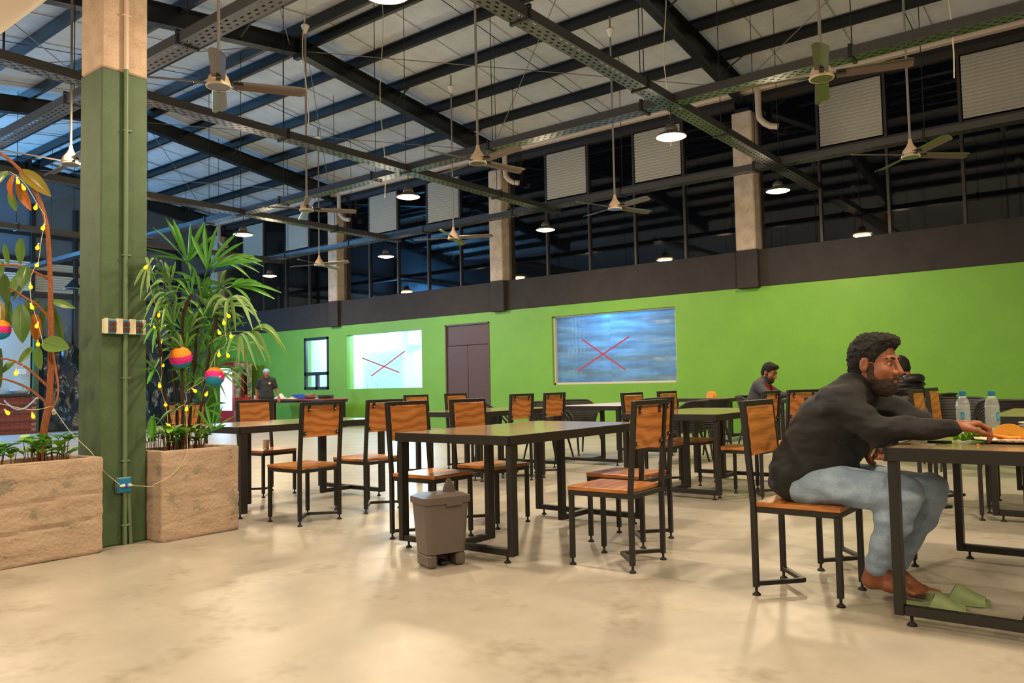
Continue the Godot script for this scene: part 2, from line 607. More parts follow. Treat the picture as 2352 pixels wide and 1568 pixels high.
# film of uneven thickness: streaks along u
func streak_tex() -> ImageTexture:
	var n1 := noise(61, 0.02, 4)
	var size := 256
	var out := PackedByteArray()
	out.resize(size * size * 3)
	var k := 0
	for y in size:
		for x in size:
			var s := clampf(0.55 + 0.75 * n1.get_noise_2d(x * 0.25, y * 1.6) + 0.12 * n1.get_noise_2d(x * 3.0, y * 9.0), 0, 1)
			var c := Color(0.42, 0.55, 0.63).lerp(Color(0.86, 0.94, 0.98), s)
			out[k] = c.r8; out[k + 1] = c.g8; out[k + 2] = c.b8
			k += 3
	var img := Image.create_from_data(size, size, false, Image.FORMAT_RGB8, out)
	img.generate_mipmaps()
	return ImageTexture.create_from_image(img)

func build_upper_glazing():
	var slat := begin()
	bar(slat, Vector3(0, 0, -0.54), Vector3(0, 0, 0.54), 0.012, 0.075, 0.002, Vector3(0.5, 1, 0))
	var slat_mesh := slat.commit()
	for b in COLS.size() - 1:
		var z0: float = COLS[b] + 0.2
		var z1: float = COLS[b + 1] - 0.2
		var w := structure("window_%d" % (4 + b), "dark clerestory glazing with louvred vents, bay between two concrete piers", "window")
		var st := (z1 - z0) / 5.0
		for i in 5:
			part(w, "pane", span_mesh(Vector3(WX + 0.13, 3.6, z0 + st * i + 0.02), Vector3(WX + 0.14, 6.62, z0 + st * (i + 1) - 0.02)), M.glass)
			if i > 0:
				part(w, "mullion", span_mesh(Vector3(WX + 0.08, 3.6, z0 + st * i - 0.025), Vector3(WX + 0.18, 6.62, z0 + st * i + 0.025), 0.004), M.mullion)
		part(w, "transom", span_mesh(Vector3(WX + 0.1, 5.32, z0), Vector3(WX + 0.17, 5.37, z1), 0.004), M.mullion)
		part(w, "head", span_mesh(Vector3(WX + 0.06, 6.5, z0), Vector3(WX + 0.2, 6.62, z1), 0.004), M.mullion)
		for i in [1, 3]:
			var zm: float = z0 + st * (i + 0.5)
			for k in 17:
				part(w, "louvre_slat", slat_mesh, M.louvre, Vector3(WX + 0.09, 5.43 + k * 0.063, zm))

func build_other_walls():
	var e := structure("wall_end", "dark blue metal clad end wall behind the plants", "wall")
	var clad := mat(Color("5d6f7e"), 0.55, 0.1)
	part(e, "cladding", span_mesh(Vector3(-9.4, 0, -25.25), Vector3(19, 9, -25)), clad)
	var rib := box_mesh(Vector3(0.05, 3.1, 0.03), 0.008)
	for i in 44:
		part(e, "cladding_rib", rib, clad, Vector3(6.2 + i * 0.2, 1.55, -24.99))
	for x in [6.4, 9.43, 10.62, 12.3, 13.9]:
		part(e, "post", span_mesh(Vector3(x - 0.06, 0, -25), Vector3(x + 0.06, 6.6, -24.86), 0.005), M.steel)
	for y in [5.72, 4.98, 4.62, 3.95]:
		part(e, "girt", span_mesh(Vector3(3, y - 0.06, -24.99), Vector3(14.9, y + 0.06, -24.9), 0.005), M.steel)
	var sl := begin()
	bar(sl, Vector3(-1.5, 0, 0), Vector3(1.5, 0, 0), 0.012, 0.08, 0.002, Vector3(0, 1, 0.5))
	var slm := sl.commit()
	for x in [7.9, 11.0]:
		for k in 12:
			part(e, "louvre_slat", slm, M.louvre, Vector3(x, 4.1 + k * 0.07, -24.94))
	for c in [[9.36, 9.52]]:
		part(e, "green_pier", span_mesh(Vector3(c[0], 0, -24.9), Vector3(c[1], 3.0, -24.6), 0.01), M.pillar)
	var l := structure("wall_left", "plain wall of the neighbouring hall", "wall")
	part(l, "face", span_mesh(Vector3(-9.65, 0, -25), Vector3(-9.4, 9, 7.2)), M.plain)
	var b := structure("wall_back", "plain wall behind the viewer", "wall")
	part(b, "face", span_mesh(Vector3(-9.4, 0, 7.0), Vector3(19, 9, 7.25)), M.plain)

func rafter_y(x: float) -> float:
	return 6.6 + 0.127 * (15.0 - x) if x > 9.1 else 6.6 + 0.127 * (x - 3.2)

func build_roof():
	var c := structure("ceiling", "pitched metal roof on dark steel rafters and purlins", "ceiling")
	for side in [[2.7, 9.1], [9.1, 15.3]]:
		var st := begin()
		var a := Vector2(side[0], rafter_y(side[0] + 0.001) + 0.46)
		var b := Vector2(side[1], rafter_y(side[1] - 0.001 if side[0] < 9 else side[1]) + 0.46)
		prism(st, [a, b, b + Vector2(0, 0.12), a + Vector2(0, 0.12)], -25.2, 7.2)
		part(c, "roof_sheet", st.commit(), M.roof)
	# roof of the neighbouring hall
	for side in [[-9.6, -3.3, 6.98, 7.8], [-3.3, 2.7, 7.8, 6.98]]:
		var st := begin()
		prism(st, [Vector2(side[0], side[2]), Vector2(side[1], side[3]), Vector2(side[1], side[3] + 0.12), Vector2(side[0], side[2] + 0.12)], -25.2, 7.2)
		part(c, "roof_sheet", st.commit(), M.roof)
	part(c, "gable_panel", span_mesh(Vector3(15.0, 6.62, -25), Vector3(15.3, 7.2, 7)), M.night)
	# rafters: tapered I sections
	for z in COLS:
		var st := begin()
		for s in [[2.9, 9.1], [9.1, 14.95]]:
			var x0: float = s[0]
			var x1: float = s[1]
			var d0 := 0.42 if x0 < 9 else 0.3
			var d1 := 0.3 if x0 < 9 else 0.42
			var y0 := rafter_y(x0 + 0.001) - (0.08 if x0 < 9 else 0.0)
			var y1 := rafter_y(x1 - 0.001 if x0 < 9 else x1) - (0.0 if x0 < 9 else 0.08)
			var t0 := y0 + d0
			var t1 := y1 + d1
			prism(st, [Vector2(x0, y0), Vector2(x1, y1), Vector2(x1, t1), Vector2(x0, t0)], z - 0.008, z + 0.008)
			for q in [[y0, y1], [t0 - 0.014, t1 - 0.014]]:
				prism(st, [Vector2(x0, q[0]), Vector2(x1, q[1]), Vector2(x1, q[1] + 0.014), Vector2(x0, q[0] + 0.014)], z - 0.095, z + 0.095)
		# ridge plates
		span(st, Vector3(9.05, 7.28, z - 0.1), Vector3(9.15, 7.72, z + 0.1))
		part(c, "rafter", st.commit(), M.steel)
	# purlins: channel section
	var xs := [14.95, 13.84, 12.67, 11.5, 10.38, 9.38, 8.82, 7.8, 6.7, 5.55, 4.4, 3.3]
	for x in xs:
		var y := rafter_y(x) + 0.24
		var st := begin()
		var sg := 1.0 if x > 9.1 else -1.0
		span(st, Vector3(x - 0.004, y, -25), Vector3(x + 0.004, y + 0.2, 7))
		span(st, Vector3(x, y, -25), Vector3(x - sg * 0.07, y + 0.008, 7))
		span(st, Vector3(x, y + 0.192, -25), Vector3(x - sg * 0.07, y + 0.2, 7))
		part(c, "purlin", st.commit(), M.steel)
	# knee stays from rafter foot to purlin
	for z in COLS:
		for x in [13.84, 11.5, 7.8, 5.55]:
			var st := begin()
			bar(st, Vector3(x, rafter_y(x) + 0.02, z + 0.05), Vector3(x, rafter_y(x) + 0.28, z + 0.55), 0.04, 0.006)
			part(c, "knee_stay", st.commit(), M.steel)
	# straps that hold the insulation, and sag rods
	for side in [[3.0, 9.0], [9.2, 15.0]]:
		for i in 24:
			var z := -24.0 + i * 1.27
			var st := begin()
			tube(st, [Vector3(side[0], rafter_y(side[0]) + 0.45, z), Vector3(side[1], rafter_y(side[1]) + 0.45, z)], 0.006, 4, false)
			part(c, "strap", st.commit(), M.strap)
		for i in 5:
			var zc: float = (COLS[i] + COLS[i + 1]) * 0.5
			var st := begin()
			tube(st, [Vector3(side[0], rafter_y(side[0]) + 0.36, zc), Vector3(side[1], rafter_y(side[1]) + 0.36, zc)], 0.008, 5, false)
			part(c, "sag_rod", st.commit(), M.steel)
	# wind bracing cables
	for i in 5:
		for side in [[9.3, 14.8], [3.4, 8.9]]:
			for q in 2:
				var st := begin()
				var za: float = COLS[i] if q == 0 else COLS[i + 1]
				var zb: float = COLS[i + 1] if q == 0 else COLS[i]
				tube(st, [Vector3(side[0], rafter_y(side[0]) + 0.16, za), Vector3(side[1], rafter_y(side[1]) + 0.16, zb)], 0.009, 5, false)
				part(c, "brace_cable", st.commit(), M.wire)
	# pale drain soffit at the column line, upper left corner of the view
	var t := structure("trim_1", "pale rounded drain duct under the roof, top left corner", "duct")
	var st2 := begin()
	span(st2, Vector3(1.5, 4.66, -15), Vector3(2.9, 5.3, -6.25))
	tube(st2, [Vector3(2.9, 4.8, -15), Vector3(2.9, 4.8, -6.25)], 0.14, 16)
	part(t, "duct", st2.commit(), hexmat("c8b8a4", 0.6))
	var hk := begin()
	tube(hk, [Vector3(3.1, 4.6, -8.97), Vector3(3.1, 4.98, -8.97), Vector3(2.98, 4.98, -8.97), Vector3(2.98, 4.9, -8.97)], 0.012, 6)
	part(t, "hook", hk.commit(), M.steel)

func cool_tube(at: Vector3, length: float, along: Vector3, e: float, label: String, tint := Color(0.43, 0.75, 1.0)):
	var t := thing("tube_light", label, "lamp", at)
	var st := begin()
	bar(st, -along * length * 0.5 + Vector3.UP * 0.03, along * length * 0.5 + Vector3.UP * 0.03, 0.06, 0.04, 0.005)
	part(t, "batten", st.commit(), M.white)
	part(t, "tube", tube_mesh([-along * length * 0.48 - Vector3.UP * 0.02, along * length * 0.48 - Vector3.UP * 0.02], 0.016, 10), M.cool)
	var l := OmniLight3D.new()
	l.name = "light"
	l.light_energy = e
	l.light_color = tint
	l.light_size = 0.25
	l.omni_range = 45.0
	l.omni_attenuation = 2.0
	l.shadow_enabled = true
	t.add_child(l)
	l.position = Vector3(0, -0.32, 0)

func build_back_rooms():
	var k := structure("wall_kitchen", "white kitchen room seen through the wall windows", "wall")
	var wm := hexmat("dfe6ea", 0.5)
	var x0 := WX + 0.25
	for r in [[-25.0, -14.2], [-12.0, -6.0]]:
		part(k, "back_face", span_mesh(Vector3(18.6, 0, r[0]), Vector3(18.8, 3.4, r[1])), wm)
		part(k, "side_face", span_mesh(Vector3(x0, 0, r[1]), Vector3(18.8, 3.4, r[1] + 0.15)), wm)
		part(k, "side_face", span_mesh(Vector3(x0, 0, r[0] - 0.15), Vector3(18.8, 3.4, r[0])), wm)
		part(k, "room_ceiling", span_mesh(Vector3(x0, 3.3, r[0]), Vector3(18.8, 3.4, r[1])), wm)
	var bp := hexmat("b9ccd6", 0.35)
	part(k, "steel_splashback", span_mesh(Vector3(18.56, 0.5, -21.05), Vector3(18.6, 2.28, -19.22), 0.004), bp)
	part(k, "duct_corner", span_mesh(Vector3(18.0, 2.4, -18.35), Vector3(18.6, 3.0, -18.2), 0.004), bp)
	for z in [-20.6, -20.1]:
		var tp := thing("kitchen_tap", "small chrome swan neck tap behind the taped white window, %s" % ("left" if z < -20.3 else "right"), "tap", Vector3(18.3, 0.95, z))
		part(tp, "spout", tube_mesh([Vector3(0, 0, 0), Vector3(0, 0.22, 0), Vector3(-0.03, 0.28, 0), Vector3(-0.1, 0.29, 0), Vector3(-0.15, 0.24, 0)], 0.014, 8), M.screw)
		part(tp, "base", lathe_mesh([Vector2(0.03, -0.02), Vector2(0.03, 0.02), Vector2(0.0, 0.02)], 12), M.screw)
	single("kitchen_sink_bench", span_mesh(Vector3(18.0, 0, -21.2), Vector3(18.56, 0.93, -19.0), 0.01), bp, "pale blue steel bench under the taps in the white room", "bench")
	cool_tube(Vector3(16.9, 3.2, -17.0), 1.2, Vector3(0, 0, 1), 13.0, "cool white ceiling tube in the bright kitchen room", Color(0.72, 0.9, 1.0))
	cool_tube(Vector3(16.9, 3.2, -22.2), 1.2, Vector3(0, 0, 1), 13.0, "cool white ceiling tube deeper in the kitchen room", Color(0.72, 0.9, 1.0))
	cool_tube(Vector3(15.9, 3.2, -9.0), 1.2, Vector3(0, 0, 1), 5.0, "cool white ceiling tube behind the plastic film window", Color(0.5, 0.82, 1.0))
	cool_tube(Vector3(7.0, 3.6, -24.4), 1.2, Vector3(1, 0, 0), 13.0, "cool white tube above the brick wash counter")
	cool_tube(Vector3(4.4, 5.0, -24.4), 1.2, Vector3(1, 0, 0), 55.0, "cool white tube left of the brick wash counter")

func build_pillar():
	var p := structure("pillar", "square olive green pillar with bare plaster top", "pillar")
	var ins := begin()
	span(ins, Vector3(2.64, 0, -6.14), Vector3(2.985, 3.475, -5.8), 0.012)
	part(p, "painted_shaft", ins.commit(), M.pillar)
	part(p, "plaster_shaft", span_mesh(Vector3(2.642, 3.475, -6.138), Vector3(2.983, 6.6, -5.802), 0.012), M.plaster)
	# conduits on the face toward the hall
	var g := begin()
	tube(g, [Vector3(2.815, 0.0, -5.78), Vector3(2.81, 3.49, -5.78)], 0.017, 10)
	tube(g, [Vector3(2.86, 0.0, -5.78), Vector3(2.85, 0.2, -5.78), Vector3(2.84, 0.37, -5.78)], 0.014, 10)
	part(p, "conduit", g.commit(), M.conduit)
	part(p, "upper_conduit", tube_mesh([Vector3(2.81, 3.49, -5.78), Vector3(2.805, 5.0, -5.78)], 0.017, 10), hexmat("d3bba8", 0.5))
	var clip := box_mesh(Vector3(0.06, 0.016, 0.04), 0.004)
	for y in [0.14, 0.6, 3.03, 2.1, 1.2]:
		part(p, "clip", clip, M.conduit, Vector3(2.82, y, -5.785))
	part(p, "upper_clip", clip, hexmat("d3bba8", 0.5), Vector3(2.81, 3.9, -5.785))
	# switch panel with three switch blocks
	var sp := thing("switch_panel", "white and blue switch panel on the green pillar", "switch panel", Vector3(2.797, 1.57, -5.77))
	part(sp, "back_box", span_mesh(Vector3(-0.15, -0.05, -0.02), Vector3(0.15, 0.055, 0.02), 0.004), M.cream)
	var plate := box_mesh(Vector3(0.066, 0.1, 0.008), 0.002)
	var strip := box_mesh(Vector3(0.026, 0.112, 0.014), 0.003)
	var rock := box_mesh(Vector3(0.024, 0.034, 0.012), 0.004)
	var bl := hexmat("2f7fa0", 0.4)
	var br := hexmat("5a3128", 0.35)
	for i in 3:
		var x := -0.092 + i * 0.096
		var pl := part(sp, "switch_plate", plate, bl, Vector3(x, 0.002, 0.022))
		for q in [[-1, -1], [1, -1], [-1, 1], [1, 1]]:
			part(pl, "rocker", rock, br, Vector3(q[0] * 0.0135, q[1] * 0.02, 0.006))
	for x in [-0.138, -0.056, -0.032, 0.04, 0.064, 0.138]:
		part(sp, "trim_strip", strip, M.cream, Vector3(x, 0.003, 0.022))
	var so := thing("wall_socket", "blue socket plate low on the green pillar with two plugs", "socket", Vector3(2.8, 0.43, -5.78))
	part(so, "back_box", span_mesh(Vector3(-0.05, -0.055, -0.02), Vector3(0.05, 0.055, 0.025), 0.004), hexmat("6d7f86", 0.5))
	part(so, "plate", span_mesh(Vector3(-0.046, -0.05, 0.022), Vector3(0.048, 0.05, 0.032), 0.003), hexmat("1878a4", 0.35))
	part(so, "switch", span_mesh(Vector3(-0.008, -0.02, 0.03), Vector3(0.016, 0.018, 0.04), 0.003), hexmat("1e4fb0", 0.35))
	for s in [-1, 1]:
		var pg := begin()
		tube(pg, [Vector3(s * 0.012 + 0.004, 0.0, 0.045), Vector3(s * 0.03 + 0.004, -0.002, 0.045), Vector3(s * 0.045 + 0.004, -0.004, 0.04)], [0.012, 0.011, 0.004], 8)
		part(so, "plug", pg.commit(), M.white)

# ==================================================================== under the roof
func tray_mesh(length: float) -> ArrayMesh:      # perforated channel along z, from 0 to -length
	var st := begin()
	var hw := 0.1
	var hh := 0.1
	for s in [-1, 1]:
		span(st, Vector3(s * hw - 0.003, 0, -length), Vector3(s * hw + 0.003, hh, 0))
		span(st, Vector3(s * hw, hh - 0.005, -length), Vector3(s * (hw - 0.022), hh, 0))
	# slotted bottom: runners and the webs left between the slots
	for x in [-0.085, -0.0283, 0.0283, 0.085]:
		quad(st, Vector3(x - 0.0172, 0, 0), Vector3(x + 0.0172, 0, 0), Vector3(x + 0.0172, 0, -length), Vector3(x - 0.0172, 0, -length), Vector3.DOWN)
	var n := int(length / 0.11)
	for r in 3:
		var x := -0.0567 + r * 0.0567
		for i in n:
			var z := -(i * 0.11 + (0.055 if r == 1 else 0.0))
			quad(st, Vector3(x - 0.0115, 0, z), Vector3(x + 0.0115, 0, z), Vector3(x + 0.0115, 0, z - 0.062), Vector3(x - 0.0115, 0, z - 0.062), Vector3.DOWN)
	return st.commit()

const TRAY_Y := 4.5
const LONG_X := [4.1, 8.85, 12.6]
const CROSS_Z := [-18.0, -13.5, -8.95, -4.35]

func build_trays():
	var names := ["nearest the green pillar", "in the middle of the hall", "nearest the green wall"]
	for i in 3:
		var t := thing("cable_tray", "long slotted dark cable tray running along the hall, %s" % names[i], "cable tray", Vector3(LONG_X[i], TRAY_Y, 4.0), 0.0, "hanging cable trays")
		part(t, "channel", tray_mesh(28.0), M.tray)
		for k in 11:
			var z := -1.2 - k * 2.5
			hanger(t, Vector3(0, 0.1, z), rafter_y(LONG_X[i]) + 0.3 - TRAY_Y)
	var cn := ["over the far end of the hall", "third from the front", "behind the green pillar", "nearest the viewer"]
	for i in 4:
		var t := thing("cable_tray", "slotted cable tray crossing the hall, %s" % cn[i], "cable tray", Vector3(14.6 if i > 2 else 13.0, TRAY_Y - 0.012, CROSS_Z[i]), PI / 2 * -1.0, "hanging cable trays")
		t.rotation.y = PI / 2
		part(t, "channel", tray_mesh(10.0 if i < 3 else 11.6), M.tray)
		for k in 4:
			var lx := -1.9 - k * 2.3
			var wx: float = t.position.x + lx
			hanger(t, Vector3(0, 0.1, lx), rafter_y(wx) + 0.3 - TRAY_Y)
	
func hanger(t: Node3D, at: Vector3, h: float):
	var st := begin()
	tube(st, [at - Vector3.UP * 0.13, at + Vector3.UP * h], 0.006, 5, false)
	span(st, at + Vector3(-0.12, -0.118, -0.02), at + Vector3(0.12, -0.106, 0.02))
	for s in [-1, 1]:
		span(st, at + Vector3(s * 0.115 - 0.004, -0.118, -0.015), at + Vector3(s * 0.115 + 0.004, 0.03, 0.015))
	span(st, at + Vector3(-0.12, 0.02, -0.015), at + Vector3(0.12, 0.03, 0.015))
	part(t, "hanger", st.commit(), M.steel)

func lamp_at(x: float, z: float, label: String, e: float):
	var t := thing("pendant_lamp", label, "lamp", Vector3(x, LAMP_H, z), 0.0, "high bay lamps")
	part(t, "cord", tube_mesh([Vector3(0, 0.16, 0), Vector3(0, TRAY_Y - LAMP_H, 0)], 0.006, 6), M.rubber)
	part(t, "driver_housing", lathe_mesh([Vector2(0.0, 0.06), Vector2(0.075, 0.06), Vector2(0.085, 0.1), Vector2(0.06, 0.15), Vector2(0.02, 0.17), Vector2(0.0, 0.17)], 20), M.shade)
	part(t, "shade", lathe_mesh([Vector2(0.185, 0.0), Vector2(0.19, 0.006), Vector2(0.17, 0.03), Vector2(0.1, 0.062), Vector2(0.075, 0.066)], 28), M.shade)
	part(t, "diffuser", lathe_mesh([Vector2(0.0, -0.025), Vector2(0.1, -0.02), Vector2(0.16, -0.005), Vector2(0.18, 0.006), Vector2(0.0, 0.006)], 28), M.lamp)
	# the flat diffuser throws most of the light down; the clear rim spills some sideways
	var l := AreaLight3D.new()
	l.name = "light"
	l.light_energy = e * 0.75
	l.light_color = Color(1.0, 0.906, 0.757)
	l.area_size = Vector2(0.3, 0.3)
	l.area_range = 45.0
	l.area_attenuation = 2.0
	l.shadow_enabled = true
	t.add_child(l)
	l.position = Vector3(0, -0.04, 0)
	l.rotation.x = -PI / 2
	var r := OmniLight3D.new()
	r.name = "rim_light"
	r.light_energy = e * 0.14
	r.light_color = Color(1.0, 0.906, 0.757)
	r.light_size = 0.14
	r.omni_range = 45.0
	r.omni_attenuation = 2.0
	r.shadow_enabled = true
	t.add_child(r)
	r.position = Vector3(0, -0.2, 0)

func build_lamps():
	var e := 12.3
	var A: float = LONG_X[1]
	var C: float = LONG_X[2]
	var B: float = LONG_X[0]
	lamp_at(A, -4.35, "round glowing lamp beside a louvred vent, largest in view", e)
	lamp_at(A, -8.95, "round glowing lamp left of the third concrete pier", e)
	lamp_at(A, -13.5, "round glowing lamp just right of the palm tips", e)
	lamp_at(C, -4.35, "round glowing lamp right of the nearest concrete pier", e)
	lamp_at(C, -8.95, "round glowing lamp above the plastic film window", e)
	lamp_at(C, -13.5, "round glowing lamp above the taped white window", e)
	lamp_at(C, -18.0, "round glowing lamp low above the palm, right side", e)
	lamp_at(A, -18.0, "round glowing lamp at the far end behind the palm", e)
	lamp_at(B, -4.35, "round lamp cut by the upper edge of the picture", e)
	lamp_at(B, -13.5, "round lamp at the left edge behind the rubber plant", e)
	lamp_at(B, -8.95, "round lamp hidden behind the green pillar", e)
	for q in [[A, 0.2], [B, 0.2], [0.3, 0.2], [0.3, -4.35], [-3.6, -4.35], [-3.6, 0.2], [0.3, 4.7], [B, 4.7], [0.3, -8.95], [-3.6, -8.95], [-3.6, -13.5], [0.3, -13.5]]:
		lamp_at(q[0], q[1], "round lamp hanging outside the picture", e)

func build_fans():
	var blade := begin()
	sheet(blade, func(u, v):
		var r: float = lerp(0.12, 0.72, u)
		var w: float = lerp(0.055, 0.068, u) * (1.0 if u < 0.93 else sqrt(max(0.0, 1.0 - pow((u - 0.93) / 0.07, 2) * 0.6)))
		return Vector3(r, 0.012 * sin(v * PI) + (v - 0.5) * 0.035, (v - 0.5) * 2.0 * w), 14, 4, 0.004)
	var blade_mesh := blade.commit()
	var motor := lathe_mesh([Vector2(0.0, -0.012), Vector2(0.1, -0.012), Vector2(0.1, 0.012), Vector2(0.092, 0.035), Vector2(0.08, 0.07), Vector2(0.045, 0.115), Vector2(0.024, 0.16), Vector2(0.02, 0.2)], 28)
	var ring := lathe_mesh([Vector2(0.092, -0.018), Vector2(0.104, -0.018), Vector2(0.106, -0.008), Vector2(0.1, 0.0)], 28)
	var disc := lathe_mesh([Vector2(0.0, -0.0165), Vector2(0.093, -0.0165)], 28)
	var can := lathe_mesh([Vector2(0.015, -0.13), Vector2(0.03, -0.09), Vector2(0.06, -0.015), Vector2(0.062, 0.0), Vector2(0.0, 0.0)], 18)
	var root := thing("ceiling_fan", "", "ceiling fan", Vector3.ZERO, 0.0, "four bladed ceiling fans")
	part(root, "motor", motor, M.fan)
	part(root, "trim_ring", ring, M.cream)
	part(root, "base_disc", disc, M.blade)
	for k in 4:
		var b := part(root, "blade", blade_mesh, M.blade, Vector3(0, 0.01, 0), Basis(Vector3.UP, k * PI / 2))
		part(b, "blade_iron", span_mesh(Vector3(0.08, -0.006, -0.02), Vector3(0.2, 0.002, 0.02), 0.002), M.steel)
	part(root, "rod", tube_mesh([Vector3(0, 0.18, 0), Vector3(0, 2.95, 0)], 0.014, 8), M.wire)
	part(root, "canopy", can, M.white, Vector3(0, 2.75, 0))
	var F := [
		[3.72, -6.03, 1.0, "ceiling fan close to the green pillar, largest at upper left"],
		[7.0, -2.0, 0.28, "ceiling fan at upper right, its blades lit green underneath"],
		[7.0, -5.92, 1.4, "ceiling fan in the middle of the picture before a concrete pier"],
		[10.26, -1.95, 0.75, "ceiling fan lowest at the right edge"],
		[10.26, -6.0, 1.25, "ceiling fan left of the nearest concrete pier"],
		[3.93, -9.37, 1.5, "ceiling fan just left of the green pillar"],
		[7.2, -9.38, 1.0, "ceiling fan above the small black framed window"],
		[10.38, -9.38, 0.45, "ceiling fan between two lamps before the third pier"],
		[10.64, -13.45, 0.3, "smallest ceiling fan, right of the palm"]]
	for i in F.size():
		var f = F[i]
		if i == 0:
			root.position = Vector3(f[0], 3.7, f[1])
			root.rotation.y = f[2]
			root.set_meta("label", f[3])
		else:
			copy_of(root, f[3], Vector3(f[0], 3.7, f[1]), f[2])
	# thin wires that dangle from the trays
	var spots := [[10.1, -5.0, 6.9, 4.4, "right of the louvred vent"], [9.0, -1.3, 6.9, 4.1, "by the right fan"], [6.6, -8.6, 6.9, 4.5, "left of the ridge"], [9.2, -9.9, 7.85, 4.3, "by the middle lamp"]]
	for s in spots:
		var w := begin()
		var pts := []
		for k in 12:
			var t := k / 11.0
			pts.append(Vector3(s[0] + 0.03 * sin(t * 9.0), lerp(s[2], s[3], t), s[1] + 0.025 * cos(t * 7.0)))
		tube(w, pts, 0.007, 5, false)
		single("loose_cable", w.commit(), M.cream, "thin pale cable hanging from the roof, %s" % s[4], "cable", Vector3.ZERO, Basis.IDENTITY, "loose hanging cables")

# ==================================================================== furniture
var foot_pad: ArrayMesh

func build_tables():
	foot_pad = lathe_mesh([Vector2(0.0, 0.0), Vector2(0.021, 0.0), Vector2(0.021, 0.006), Vector2(0.012, 0.014), Vector2(0.007, 0.018), Vector2(0.007, 0.045)], 14)
	var L := 0.84
	var W := 0.5
	var H := 0.78
	var t := thing("dining_table", "", "table", Vector3.ZERO, 0.0, "wood topped steel tables")
	part(t, "tabletop", span_mesh(Vector3(-L + 0.012, H - 0.03, -W + 0.012), Vector3(L - 0.012, H, W - 0.012), 0.001), M.table)
	var e := begin()
	for s in [-1, 1]:
		span(e, Vector3(s * L, H - 0.058, -W), Vector3(s * (L - 0.013), H + 0.001, W), 0.0015)
		span(e, Vector3(-L, H - 0.058, s * W), Vector3(L, H + 0.001, s * (W - 0.013)), 0.0015)
		span(e, Vector3(s * 0.4 - 0.02, H - 0.058, -W + 0.01), Vector3(s * 0.4 + 0.02, H - 0.031, W - 0.01))
	part(t, "edge_frame", e.commit(), M.black)
	var leg := span_mesh(Vector3(-0.032, 0.045, -0.02), Vector3(0.032, H - 0.058, 0.02), 0.003)
	for sx in [-1, 1]:
		for sz in [-1, 1]:
			part(t, "leg", leg, M.black, Vector3(sx * 0.79, 0, sz * 0.475))
			part(t, "foot", foot_pad, M.rubber, Vector3(sx * 0.79, 0, sz * 0.43))
		part(t, "leg", leg, M.black, Vector3(sx * 0.435, 0, 0))
		var b := begin()
		span(b, Vector3(sx * 0.79 - 0.025, 0.045, -0.455), Vector3(sx * 0.79 + 0.025, 0.085, 0.455), 0.003)
		part(t, "floor_bar", b.commit(), M.black)
		var s2 := begin()
		span(s2, Vector3(sx * 0.435 + 0.03 * sx, 0.045, -0.022), Vector3(sx * 0.765, 0.085, 0.022), 0.003)
		part(t, "stub_bar", s2.commit(), M.black)
	var T := [
		[4.655, -3.52, "empty wood topped table in the middle, beside the grey bin"],
		[4.66, -0.39, "wood topped table at the right edge where the man is eating"],
		[4.72, -6.48, "wood topped table just right of the palm planter"],
		[7.68, -3.5, "wood topped table left of the eating man, second row"],
		[7.72, -6.42, "wood topped table in front of the brown door"],
		[7.72, -0.38, "green tinted tabletop behind the water bottles"],
		[9.85, -5.8, "pale topped table with wicker chairs below the plastic film window"],
		[13.55, -5.85, "table against the green wall with an orange holder on it"],
		[12.7, -3.7, "table where the man with the red scarf sits"]]
	for i in T.size():
		var q = T[i]
		if i == 0:
			t.position = Vector3(q[0], 0, q[1])
			t.set_meta("label", q[2])
		else:
			var c := copy_of(t, q[2], Vector3(q[0], 0, q[1]), 0.0)
			if i == 6:
				c.get_node("tabletop").material_override = M.white_top

